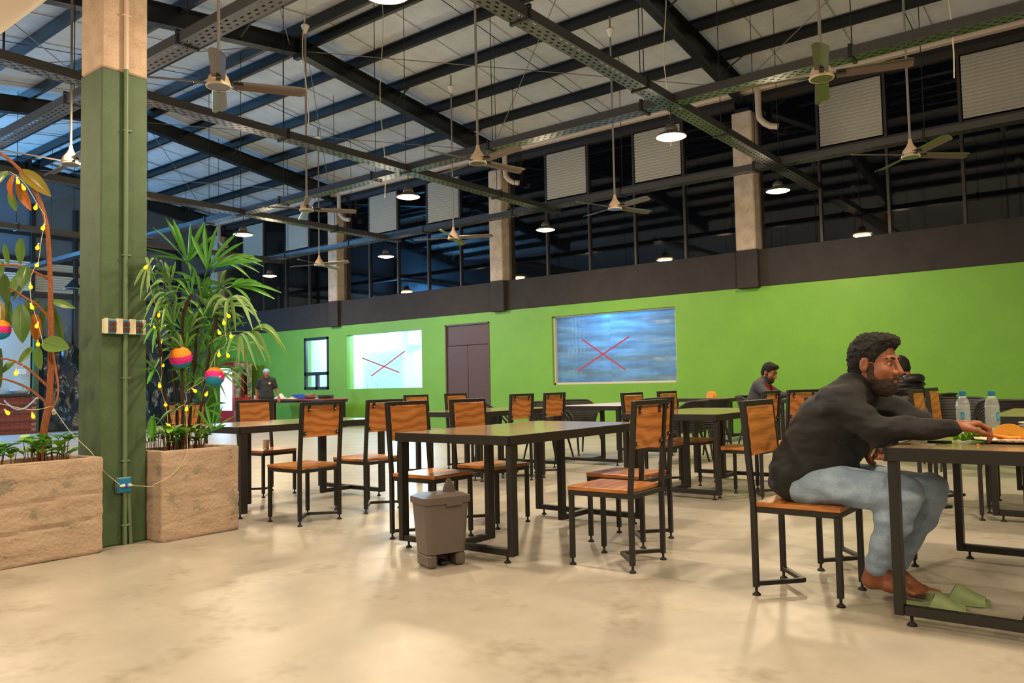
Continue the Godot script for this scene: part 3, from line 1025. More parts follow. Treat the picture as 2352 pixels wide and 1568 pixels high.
# one chair, facing +z
func make_chair() -> Node3D:
	var c := thing("dining_chair", "", "chair", Vector3.ZERO, 0.0, "steel and wood dining chairs")
	var seat := span_mesh(Vector3(-0.205, 0.447, -0.19), Vector3(0.205, 0.472, 0.225), 0.003)
	part(c, "seat", seat, M.woods[0])
	var lean := 0.04
	var bk := begin()
	var bb := Basis(Vector3.RIGHT, -atan(lean / 0.5))
	box(bk, Vector3(0, 0.829, -0.2 - lean * 0.75 + 0.006), Vector3(0.364, 0.252, 0.018), 0.002, bb)
	part(c, "backrest", bk.commit(), M.woods[0])
	var r := 0.028
	for s in [-1, 1]:
		var l := begin()
		bar(l, Vector3(s * 0.2, 0.04, -0.205), Vector3(s * 0.2, 0.47, -0.205), r, r, 0.002)
		bar(l, Vector3(s * 0.2, 0.462, -0.205), Vector3(s * 0.2, 0.985, -0.205 - lean), r, r, 0.002, Vector3(0, 0, 1))
		part(c, "leg", l.commit(), M.black)
		part(c, "leg", span_mesh(Vector3(s * 0.19 - r / 2, 0.04, 0.205 - r / 2), Vector3(s * 0.19 + r / 2, 0.43, 0.205 + r / 2), 0.002), M.black)
		part(c, "foot", foot_pad, M.rubber, Vector3(s * 0.2, 0, -0.205))
		part(c, "foot", foot_pad, M.rubber, Vector3(s * 0.19, 0, 0.205))
	var f := begin()
	for s in [-1, 1]:
		bar(f, Vector3(s * 0.19, 0.432, -0.2), Vector3(s * 0.19, 0.432, 0.22), r, 0.028, 0.002)
	for z in [-0.205, 0.205]:
		bar(f, Vector3(-0.19, 0.432, z), Vector3(0.19, 0.432, z), r, 0.028, 0.002)
	part(c, "seat_frame", f.commit(), M.black)
	var tb := begin()
	bar(tb, Vector3(-0.21, 0.972, -0.205 - lean + 0.001), Vector3(0.21, 0.972, -0.205 - lean + 0.001), r, r, 0.002)
	part(c, "top_rail", tb.commit(), M.black)
	var v := begin()
	for s in [-1, 1]:
		bar(v, Vector3(s * 0.2, 0.058, -0.205), Vector3(0, 0.058, -0.03), 0.026, 0.022, 0.002)
	part(c, "floor_brace", v.commit(), M.black)
	for q in [[-0.13, 0.94, 0], [0.13, 0.94, 0], [-0.172, 0.735, 1], [0.172, 0.735, 1]]:
		var k := begin()
		var zz: float = -0.205 - lean * (q[1] - 0.46) / 0.52 - 0.006
		if q[2] == 0:
			box(k, Vector3(q[0], q[1], zz), Vector3(0.026, 0.06, 0.006), 0.002, bb)
		else:
			box(k, Vector3(q[0], q[1], zz), Vector3(0.05, 0.028, 0.006), 0.002, bb)
		var br := part(c, "bracket", k.commit(), M.black)
		var sc := begin()
		lathe(sc, [Vector2(0.0, 0.0), Vector2(0.006, 0.0), Vector2(0.006, 0.003), Vector2(0, 0.004)], 8, Vector3(q[0] - (0.012 * sign(q[0]) if q[2] == 1 else 0.0), q[1] - (0.015 if q[2] == 0 else 0.0), zz - 0.004), Basis(Vector3.RIGHT, -PI / 2))
		part(br, "screw", sc.commit(), M.screw)
	return c

func build_chairs():
	var base := make_chair()
	# x, z, facing (+1 faces +z, toward the viewer's right; -1 faces away), small turn, label
	var C := [
		[4.245, -2.53, -1, 0.03, "wooden chair at the right side of the middle table, nearest the viewer"],
		[4.88, -2.8, -1, 0.0, "wooden chair tucked behind the nearest one at the middle table"],
		[4.21, -4.06, 1, 0.0, "wooden chair behind the grey bin"],
		[4.9, -4.06, 1, 0.0, "wooden chair at the far left side of the middle table"],
		[4.185, -1.36, 1, 0.0, "wooden chair on which the eating man sits"],
		[4.88, -1.25, 1, 0.0, "wooden chair mostly hidden behind the eating man's legs"],
		[4.17, -5.49, -1, 0.0, "wooden chair with brackets on its back, right of the palm planter"],
		[4.87, -5.5, -1, 0.0, "wooden chair left of the grey bin, half behind another chair"],
		[4.24, -7.22, 1, 0.0, "wooden chair partly hidden by the palm canes"],
		[5.0, -7.2, 1, 0.0, "wooden chair carrying a drink cup on its seat"],
		[7.08, -5.65, -1, 0.0, "wooden chair with bracketed back below the right end of the brown door"],
		[7.72, -5.65, -1, 0.0, "wooden chair with bracketed back under the corner of the film window"],
		[7.2, -6.95, 1, 0.0, "wooden chair just left of the brown door"],
		[7.95, -6.95, 1, 0.0, "wooden chair overlapping the left leaf of the brown door"],
		[7.2, -3.83, 1, 0.0, "wooden chair under the right part of the film window"],
		[7.92, -3.8, 1, 0.0, "wooden chair under the right corner of the film window, farther back"],
		[7.21, -2.87, -1, 0.0, "wooden chair directly behind the eating man's chair"],
		[7.82, -2.72, -1, -0.42, "turned wooden chair between the scarfed man and the eating man"],
		[7.1, -1.15, 1, 0.0, "slim looking chair left of the water bottles, left one"],
		[7.85, -1.17, 1, 0.0, "slim looking chair left of the water bottles, right one"]]
	for i in C.size():
		var q = C[i]
		var turn: float = (0.0 if q[2] > 0 else PI) + q[3]
		var o: Node3D
		if i == 0:
			o = base
			o.position = Vector3(q[0], 0, q[1])
			o.rotation.y = turn
			o.set_meta("label", q[4])
		else:
			o = copy_of(base, q[4], Vector3(q[0], 0, q[1]), turn)
		o.get_node("seat").material_override = M.woods[(i * 3) % 4]
		o.get_node("backrest").material_override = M.woods[(i * 3 + 1) % 4]

# black woven tub chair facing +z
func build_wicker():
	var c := thing("wicker_chair", "", "chair", Vector3.ZERO, 0.0, "black wicker armchairs")
	var back := begin()
	var shell := func(a: float, v: float) -> Vector3:
		# a: -1..1 around the back from arm to arm, v: 0 seat .. 1 rim
		var ang := a * 2.0
		var arm: float = smoothstep(0.5, 1.0, abs(a))
		var top: float = lerp(0.82, 0.66, arm)
		var y: float = lerp(0.43, top, v)
		var rad: float = 0.26 + 0.07 * v * v
		return Vector3(sin(ang) * rad, y, -cos(ang) * rad * 0.95 - 0.02)
	sheet(back, func(u, v): return shell.call(u * 2.0 - 1.0, v), 28, 8, 0.006)
	part(c, "shell", back.commit(), M.wicker)
	# woven bands stand proud of the shell
	var bands := begin()
	for k in 11:
		var v := 0.06 + k * 0.085
		var pts := []
		for i in 25:
			pts.append(shell.call(i / 12.0 - 1.0, v))
		tube(bands, pts, 0.011, 5, false)
	part(c, "woven_bands", bands.commit(), M.wicker)
	var rim := begin()
	var rp := []
	for i in 29:
		rp.append(shell.call(i / 14.0 - 1.0, 1.0))
	rp.append(Vector3(rp[28].x - 0.01, 0.56, rp[28].z + 0.09))
	rp.append(Vector3(rp[28].x - 0.02, 0.44, rp[28].z + 0.1))
	rp.push_front(Vector3(rp[0].x + 0.01, 0.56, rp[0].z + 0.09))
	rp.push_front(Vector3(rp[0].x + 0.01, 0.44, rp[0].z + 0.01))
	tube(rim, rp, 0.016, 8)
	part(c, "rim", rim.commit(), M.wicker)
	var seat := begin()
	sheet(seat, func(u, v):
		var a: float = u * TAU
		return Vector3(sin(a) * 0.26 * v, 0.44 - 0.015 * (1.0 - v * v), cos(a) * 0.26 * v), 28, 5, 0.03)
	part(c, "seat", seat.commit(), M.wicker)
	for s in [[-1, -1], [1, -1], [-1, 1], [1, 1]]:
		part(c, "leg", tube_mesh([Vector3(s[0] * 0.2, 0.43, s[1] * 0.17), Vector3(s[0] * 0.235, 0.22, s[1] * 0.22), Vector3(s[0] * 0.26, 0.0, s[1] * 0.27)], [0.018, 0.016, 0.013], 8), M.wicker)
	var C := [
		[9.0, -7.4, 0.6, "black wicker chair nearest the brown door"],
		[9.45, -6.75, 0.1, "black wicker chair left of the pale topped table"],
		[10.3, -6.75, -0.3, "black wicker chair behind the pale topped table"],
		[9.75, -4.75, PI + 0.2, "black wicker chair right of the pale topped table"],
		[10.6, -4.8, PI - 0.2, "black wicker chair behind a bracketed chair, right of the film window"],
		[12.25, -4.68, 0.1, "black wicker chair under the man with the red scarf"],
		[11.25, -2.25, PI - 0.35, "black wicker chair under the man in the padded jacket"],
		[10.45, -1.62, -1.2, "black wicker chair right of the padded jacket, seen from behind"],
		[9.95, -1.05, 1.9, "black wicker chair behind the left water bottle"],
		[10.75, -0.72, 2.2, "black wicker chair at the right edge behind the bottles"],
		[12.95, -2.35, PI, "black wicker chair just right of the turned wooden chair"]]
	for i in C.size():
		var q = C[i]
		if i == 0:
			c.position = Vector3(q[0], 0, q[1])
			c.rotation.y = q[2]
			c.set_meta("label", q[3])
		else:
			copy_of(c, q[3], Vector3(q[0], 0, q[1]), q[2])

# ==================================================================== planters, bin
func rough_face_box(st: SurfaceTool, a: Vector3, b: Vector3, n: int, amp: float, grooves: Array, seed_: int):
	var nz := noise(seed_, 2.2, 3)
	var mid := (a + b) * 0.5
	var h := (b - a) * 0.5
	var disp := func(p: Vector3) -> Vector3:
		var d := (p - mid) / h
		var out := Vector3(signf(d.x) * pow(abs(d.x), 8), signf(d.y) * pow(abs(d.y), 8), signf(d.z) * pow(abs(d.z), 8))
		if out.length() > 1.0:
			out = out.normalized()
		var k := amp * nz.get_noise_3d(p.x, p.y * 3.0, p.z)
		for g in grooves:
			var line: float = g[0] + g[1] * (p.x - mid.x) + 0.01 * nz.get_noise_2d(p.x * 3.0, g[0] * 50.0)
			k -= g[2] * exp(-pow((p.y - line) / 0.008, 2))
		# rounded corners
		var c := 0.0
		if abs(d.x) > 0.97 and abs(d.y) > 0.97: c += 0.008
		if abs(d.x) > 0.97 and abs(d.z) > 0.97: c += 0.008
		if abs(d.z) > 0.97 and abs(d.y) > 0.97: c += 0.008
		return p + out * (k - c)
	for ax in 3:
		var u := (ax + 1) % 3
		var v := (ax + 2) % 3
		for sg in [-1.0, 1.0]:
			if ax == 1 and sg > 0:
				continue
			sheet(st, func(s, t):
				var p := Vector3.ZERO
				p[ax] = mid[ax] + sg * h[ax]
				p[u] = mid[u] + (s * 2.0 - 1.0) * h[u]
				p[v] = mid[v] + (t * 2.0 - 1.0) * h[v] * sg * -1.0
				return disp.call(p), n, n)

func planter(label: String, a: Vector3, b: Vector3, grooves: Array, seed_: int) -> Node3D:
	var at := Vector3((a.x + b.x) * 0.5, 0, (a.z + b.z) * 0.5)
	var t := thing("planter_box", label, "planter", at, 0.0, "rough concrete planters")
	var A := a - at
	var B := b - at
	var st := begin()
	rough_face_box(st, A, B, 44, 0.008, grooves, seed_)
	# rim and inner walls
	var w := 0.055
	var y := B.y
	for q in [[A.x, A.z, B.x, A.z + w], [A.x, B.z - w, B.x, B.z], [A.x, A.z + w, A.x + w, B.z - w], [B.x - w, A.z + w, B.x, B.z - w]]:
		span(st, Vector3(q[0] + 0.004, y - 0.1, q[1] + 0.004), Vector3(q[2] - 0.004, y, q[3] - 0.004), 0.006)
	part(t, "box", st.commit(), M.planter)
	var nz := noise(seed_ + 5, 6.0, 3)
	var so := begin()
	sheet(so, func(u, v):
		var x: float = lerp(A.x + w - 0.01, B.x - w + 0.01, u)
		var z: float = lerp(B.z - w + 0.01, A.z + w - 0.01, v)
		return Vector3(x, y - 0.045 + 0.025 * nz.get_noise_2d(x * 3.0, z * 3.0), z), 24, 16)
	part(t, "soil", so.commit(), M.soil)
	return t

func build_planters():
	planter("long rough concrete planter at the left edge holding the rubber plant", Vector3(1.15, 0.0, -6.15), Vector3(2.6, 0.655, -5.64), [[0.2, 0.06, 0.012], [0.38, 0.06, 0.009], [0.52, 0.02, 0.005]], 71)
	planter("square rough concrete planter right of the green pillar holding the palm", Vector3(2.995, 0.0, -6.1), Vector3(3.63, 0.66, -5.6), [[0.16, 0.12, 0.005], [0.3, -0.04, 0.005], [0.42, 0.03, 0.004]], 72)

# rounded rectangle ring at height y
func rring(hx: float, hz: float, r: float, y: float, n := 5) -> Array:
	var out := []
	for q in [[1, 1, 0.0], [-1, 1, 0.5], [-1, -1, 1.0], [1, -1, 1.5]]:
		for i in n + 1:
			var a: float = (q[2] + 0.5 * i / n) * PI
			out.append(Vector3(q[0] * (hx - r) + cos(a) * r, y, q[1] * (hz - r) + sin(a) * r))
	return out

func loft(st: SurfaceTool, rings: Array, cap_lo := false, cap_hi := false):
	var m: int = rings[0].size()
	for i in rings.size() - 1:
		for k in m:
			var k2 := (k + 1) % m
			var a: Vector3 = rings[i][k]; var b: Vector3 = rings[i][k2]; var c: Vector3 = rings[i + 1][k2]; var d: Vector3 = rings[i + 1][k]
			var kp := (k + m - 1) % m
			var k3 := (k2 + 1) % m
			var na: Vector3 = (rings[i][k2] - rings[i][kp]).cross(Vector3.UP).normalized()
			var nb: Vector3 = (rings[i][k3] - rings[i][k]).cross(Vector3.UP).normalized()
			var ca: Vector3 = (a + b) * 0.5 - Vector3(0, 0, 0)
			if na.dot(Vector3(ca.x, 0, ca.z)) < 0: na = -na
			if nb.dot(Vector3(ca.x, 0, ca.z)) < 0: nb = -nb
			if abs((d - a).y) < 0.4 * (d - a).length():
				na = Vector3.UP if i >= rings.size() / 2 else Vector3.DOWN
				nb = na
			tri(st, a, b, c, na, nb, nb)
			tri(st, a, c, d, na, nb, na)
	for e in [[cap_lo, 0, Vector3.DOWN], [cap_hi, rings.size() - 1, Vector3.UP]]:
		if e[0]:
			var mid := Vector3.ZERO
			for p in rings[e[1]]:
				mid += p / m
			for k in m:
				tri(st, mid, rings[e[1]][k], rings[e[1]][(k + 1) % m], e[2], e[2], e[2])

func build_bin():
	var t := thing("pedal_bin", "grey plastic pedal bin with a swing lid on the floor", "bin", Vector3(3.6, 0, -3.4), 0.0)
	t.rotation.y = -0.35 + 0.0
	var g := mat(Color("5a504b"), 0.35)
	var body := begin()
	# the low front opening for the pedal is left free: lower body is three sided
	loft(body, [rring(0.128, 0.092, 0.03, 0.085), rring(0.15, 0.112, 0.035, 0.4)], true, false)
	var lo0 := rring(0.121, 0.086, 0.03, 0.0)
	span(body, Vector3(-0.126, 0.0, -0.09), Vector3(-0.062, 0.09, 0.091), 0.018)
	span(body, Vector3(0.062, 0.0, -0.09), Vector3(0.126, 0.09, 0.091), 0.018)
	span(body, Vector3(-0.07, 0.0, -0.086), Vector3(0.07, 0.09, -0.03), 0.01)
	part(t, "body", body.commit(), g)
	var lid := begin()
	loft(lid, [rring(0.158, 0.12, 0.04, 0.385), rring(0.162, 0.124, 0.042, 0.395), rring(0.16, 0.122, 0.04, 0.425), rring(0.12, 0.085, 0.035, 0.44), rring(0.05, 0.035, 0.02, 0.445)], true, true)
	span(lid, Vector3(-0.02, 0.37, 0.116), Vector3(0.09, 0.43, 0.128), 0.004)
	part(t, "lid", lid.commit(), g)
	var fl := begin()
	loft(fl, [rring(0.042, 0.022, 0.012, 0.435), rring(0.034, 0.018, 0.01, 0.47), rring(0.016, 0.012, 0.008, 0.515), rring(0.01, 0.009, 0.006, 0.522)], false, true)
	part(t, "lid_handle", fl.commit(), g, Vector3(0.05, 0, 0.02))
	var pd := begin()
	span(pd, Vector3(-0.03, 0.02, -0.03), Vector3(0.03, 0.03, 0.07), 0.004)
	tube(pd, [Vector3(-0.05, 0.06, 0.0), Vector3(0.05, 0.06, 0.0)], 0.004, 6)
	part(t, "pedal", pd.commit(), M.rubber)

# ==================================================================== small things
func build_table_things():
	var y := 0.781
	# two water bottles
	var glassy := mat(Color(0.86, 0.92, 0.92, 0.16), 0.03)
	glassy.transparency = BaseMaterial3D.TRANSPARENCY_ALPHA
	var water := mat(Color(0.85, 0.92, 0.93, 0.1), 0.02)
	water.transparency = BaseMaterial3D.TRANSPARENCY_ALPHA
	var cap := hexmat("0b6488", 0.4)
	var teal := hexmat("1484a0", 0.4)
	var prof := [Vector2(0.0, 0.0), Vector2(0.028, 0.0), Vector2(0.033, 0.006), Vector2(0.033, 0.06), Vector2(0.031, 0.064), Vector2(0.033, 0.068), Vector2(0.033, 0.135), Vector2(0.0315, 0.14), Vector2(0.033, 0.145), Vector2(0.0325, 0.165), Vector2(0.028, 0.185), Vector2(0.018, 0.203), Vector2(0.014, 0.21), Vector2(0.014, 0.218)]
	var wprof := [Vector2(0.0, 0.003), Vector2(0.03, 0.004), Vector2(0.0305, 0.06), Vector2(0.0305, 0.15), Vector2(0.0295, 0.163), Vector2(0.0, 0.163)]
	var defs := [[4.6, -0.69, "clear water bottle with teal cap on the table, left one", -0.5], [4.6, -0.562, "clear water bottle with teal cap and teal label, right one", 0.35]]
	for d in defs:
		var b := thing("water_bottle", d[2], "bottle", Vector3(d[0], y, d[1]), d[3], "water bottles on the eating man's table")
		part(b, "bottle_wall", lathe_mesh(prof, 24), glassy)
		part(b, "water", lathe_mesh(wprof, 24), water)
		part(b, "cap", lathe_mesh([Vector2(0.0165, 0.208), Vector2(0.0165, 0.232), Vector2(0.015, 0.234), Vector2(0.0, 0.234)], 20), cap)
		part(b, "cap_ring", lathe_mesh([Vector2(0.015, 0.2), Vector2(0.0165, 0.201), Vector2(0.0165, 0.206), Vector2(0.015, 0.207)], 20), M.white)
		for s in [0.0, 1.9]:
			var lb := begin()
			sheet(lb, func(u, v):
				var a: float = PI + 0.55 + s + (u - 0.5) * 0.5
				return Vector3(cos(a) * 0.0337, lerp(0.085, 0.128, v), -sin(a) * 0.0337), 6, 1, 0.0004)
			var l := part(b, "label", lb.commit(), teal)
			var tm := TextMesh.new()
			tm.text = "FYNE"
			tm.font_size = 16
			tm.pixel_size = 0.0005
			tm.depth = 0.0004
			var a: float = PI + 0.55 + s
			var out := Vector3(cos(a), 0, -sin(a))
			part(l, "lettering", tm, M.white, out * 0.0343 + Vector3(0, 0.107, 0), Basis(Vector3.UP, out.cross(Vector3.UP) * -1.0 * -1.0, out))
	# plate with wraps, salad and leftovers
	var pl := thing("dinner_plate", "large cream oval plate under the eating man's hand", "plate", Vector3(4.33, y, -0.43))
	var pm := lathe_mesh([Vector2(0.0, 0.004), Vector2(0.09, 0.004), Vector2(0.1, 0.0), Vector2(0.135, 0.006), Vector2(0.168, 0.012), Vector2(0.17, 0.016), Vector2(0.135, 0.012), Vector2(0.1, 0.008), Vector2(0.0, 0.008)], 40)
	var p0 := part(pl, "dish", pm, hexmat("e6dcc8", 0.3))
	p0.scale = Vector3(0.85, 1.0, 1.25)
	var let := hexmat("6fae2c", 0.5)
	let.backlight_enabled = true
	let.backlight = Color(0.3, 0.4, 0.1)
	var nz := noise(81, 9.0, 2)
	for i in 4:
		var st := begin()
		var sd := i * 31.0
		sheet(st, func(u, v):
			var a: float = u * TAU
			var r: float = v * (0.035 + 0.012 * sin(a * 5.0 + sd))
			return Vector3(cos(a) * r, 0.018 * v * v * (1.0 + sin(a * 7.0 + sd)) + 0.012 * nz.get_noise_2d(cos(a) * r * 9.0 + sd, sin(a) * r * 9.0), sin(a) * r), 26, 4)
		var pos: Vector3 = [Vector3(4.27, y + 0.03, -0.60), Vector3(4.31, y + 0.025, -0.58), Vector3(4.24, y + 0.012, -0.64), Vector3(4.37, y + 0.03, -0.3)][i]
		single("lettuce_leaf", st.commit(), let, ["bright lettuce leaf at the left rim of the plate", "lettuce leaf beside the orange strips", "lettuce leaf hanging over the plate edge onto the table", "lettuce leaf at the right side of the plate"][i], "lettuce", pos, Basis.IDENTITY, "lettuce on the plate")
	for i in 6:
		var st := begin()
		var z0 := -0.60 + i * 0.008
		tube(st, [Vector3(4.25 + i * 0.008, y + 0.045 - i * 0.003, z0), Vector3(4.25 + i * 0.009, y + 0.04 - i * 0.003, z0 + 0.07), Vector3(4.255 + i * 0.009, y + 0.026, z0 + 0.14)], 0.0055, 6)
		single("vegetable_strip", st.commit(), hexmat(["e8851c", "f0a02c"][i % 2], 0.5), "orange vegetable strip lying on the plate", "food", Vector3.ZERO, Basis.IDENTITY, "orange strips on the plate")
	for i in 9:
		var st := begin()
		lathe(st, [Vector2(0.0, 0.0), Vector2(0.016, 0.002), Vector2(0.02, 0.009), Vector2(0.012, 0.017), Vector2(0.0, 0.019)], 9)
		var o := single("meat_piece", st.commit(), hexmat(["b5532a", "c96a36", "8f3d1f"][i % 3], 0.5), "small browned meat piece on the plate", "food", Vector3(4.28 + 0.1 * rng.randf(), y + 0.012, -0.5 + i * 0.03), Basis(Vector3.UP, i * 1.3), "browned meat pieces on the plate")
		o.scale = Vector3(1.2, 0.8, 0.9)
	var taco := begin()
	sheet(taco, func(u, v):
		var a: float = lerp(0.0, PI, u)
		return Vector3(0.012 + 0.02 * (1.0 - v), 0.002 + sin(a) * 0.062 * v, -cos(a) * 0.075 * v), 22, 6, 0.003)
	single("taco_shell", taco.commit(), hexmat("c98a1e", 0.5), "yellow folded flatbread standing behind the man's hand", "food", Vector3(4.45, y + 0.014, -0.48))
	# stacked spare plates and a basket bowl with tissue
	var sp := lathe_mesh([Vector2(0.0, 0.0), Vector2(0.06, 0.0), Vector2(0.105, 0.012), Vector2(0.107, 0.016), Vector2(0.06, 0.006), Vector2(0.0, 0.005)], 32)
	for i in 5:
		single("side_plate", sp, hexmat("d3cbb8", 0.3), ["lowest", "second", "third", "fourth", "topmost"][i] + " white side plate of the stack behind the dinner plate", "plate", Vector3(4.72, y + i * 0.0145, -0.36), Basis.IDENTITY, "stack of side plates")
	var bw := thing("basket_bowl", "woven straw coloured bowl with white tissue in it", "bowl", Vector3(4.52, y + 0.0, -0.345))
	var bst := begin()
	lathe(bst, [Vector2(0.0, 0.0), Vector2(0.03, 0.0), Vector2(0.05, 0.035), Vector2(0.062, 0.07), Vector2(0.058, 0.07), Vector2(0.045, 0.035), Vector2(0.0, 0.008)], 28)
	part(bw, "bowl", bst.commit(), hexmat("b58a52", 0.7))
	var bt := begin()
	for k in 5:
		var pts := []
		for i in 29:
			var a := TAU * i / 28.0
			var r := 0.036 + 0.0065 * k
			pts.append(Vector3(cos(a) * r, 0.012 + k * 0.014, sin(a) * r))
		tube(bt, pts, 0.004, 5, false)
	part(bw, "woven_rings", bt.commit(), hexmat("9c713c", 0.7))
	var ts := begin()
	sheet(ts, func(u, v):
		var a: float = u * TAU
		var r: float = v * 0.055
		return Vector3(cos(a) * r, 0.068 + 0.012 * sin(a * 3.0) * v + 0.02 * (1.0 - v), sin(a) * r), 24, 4, 0.002)
	part(bw, "tissue", ts.commit(), M.white)
	# pen / dark clip near the sleeve, and a crumb
	single("dark_pen", tube_mesh([Vector3(0, 0.008, -0.05), Vector3(0, 0.008, 0.02), Vector3(0, 0.009, 0.05)], [0.005, 0.008, 0.006], 8), M.rubber, "small dark object lying on the table under the man's sleeve", "pen", Vector3(4.12, y, -0.72))
	single("paper_slip", span_mesh(Vector3(-0.04, 0, -0.05), Vector3(0.04, 0.0015, 0.05)), M.white, "white paper slip under the man's forearm", "paper", Vector3(4.1, y, -0.78))
	single("food_crumb", lathe_mesh([Vector2(0.0, 0.0), Vector2(0.007, 0.001), Vector2(0.005, 0.006), Vector2(0.0, 0.008)], 8), hexmat("d88830", 0.6), "tiny orange crumb on the table before the plate", "crumb", Vector3(4.08, y, -0.56))
	# slippers
	slipper(Vector3(4.13, 0, -0.77), 0.2, "sage green slide slipper nearest the table leg")
	slipper(Vector3(4.36, 0, -0.72), 0.1, "sage green slide slipper farther from the viewer")
	# cup on a chair seat
	var cup := thing("drink_cup", "small printed paper cup standing on a chair seat", "cup", Vector3(4.93, 0.473, -7.12))
	part(cup, "cup", lathe_mesh([Vector2(0.0, 0.0), Vector2(0.028, 0.0), Vector2(0.036, 0.1), Vector2(0.038, 0.102), Vector2(0.034, 0.102), Vector2(0.026, 0.006), Vector2(0.0, 0.006)], 20), hexmat("e3d6c0", 0.5))
	part(cup, "print_band", lathe_mesh([Vector2(0.0288, 0.006), Vector2(0.0298, 0.02)], 20), hexmat("7c3a30", 0.5))
	single("crumpled_tissue", lathe_mesh([Vector2(0.0, 0.0), Vector2(0.02, 0.004), Vector2(0.017, 0.016), Vector2(0.006, 0.024), Vector2(0.0, 0.022)], 7, true), M.white, "crumpled tissue on the chair seat beside the cup", "tissue", Vector3(4.86, 0.473, -7.03))
	# orange holder on the wall table
	var oh := begin()
	var arch := []
	for i in 13:
		var aa := PI * i / 12.0
		arch.append(Vector2(-cos(aa) * 0.08, pow(sin(aa), 0.8) * 0.115))
	prism(oh, arch, -0.045, 0.045)
	single("napkin_holder", oh.commit(), hexmat("d9901e", 0.4), "orange napkin holder on the table by the green wall", "napkin holder", Vector3(13.1, 0.782, -5.83), Basis(Vector3.UP, 1.2))

func slipper(at: Vector3, turn: float, label: String):
	var t := thing("slipper", label, "slipper", at, turn, "pair of sage green slippers")
	var m := hexmat("7f8f63", 0.6)
	var outline := func(u: float) -> float:      # half width along the sole, u 0 heel .. 1 toe
		return 0.034 + 0.016 * smoothstep(0.15, 0.7, u) - 0.012 * smoothstep(0.8, 1.0, u)
	var sole := begin()
	var n := 20
	var rings := []
	for q in [[0.0, 0.0], [0.004, 0.012], [0.0, 0.03]]:
		var ring := []
		for i in n * 2:
			var k := i if i < n else 2 * n - 1 - i
			var u := k / float(n - 1)
			var e: float = sqrt(max(0.0, 1.0 - pow(abs(u - 0.5) * 2.0, 7)))
			var sx := 1.0 if i < n else -1.0
			ring.append(Vector3(sx * (outline.call(u) + q[0]) * max(e, 0.12), q[1] + (0.012 * (1.0 - smoothstep(0.0, 0.5, u)) if q[1] > 0.02 else 0.0), lerp(-0.14, 0.14, u)))
		rings.append(ring)
	loft(sole, rings, true, true)
	part(t, "sole", sole.commit(), m)
	# one moulded upper: high and pointed at the instep, closing low over the toes
	var strap := begin()
	sheet(strap, func(u, v):
		var a: float = lerp(0.0, PI, u)
		var top: float = pow(sin(a), 0.55)
		var z0: float = lerp(-0.045, 0.0, top)
		var zz: float = lerp(z0, 0.118, v)
		var k: float = (zz + 0.14) / 0.28
		var w: float = outline.call(k) + 0.007
		var hh: float = lerp(0.085, 0.038, smoothstep(0.0, 1.0, v))
		return Vector3(-cos(a) * w, 0.008 + top * hh, zz), 24, 12, 0.008)
	part(t, "strap", strap.commit(), m)

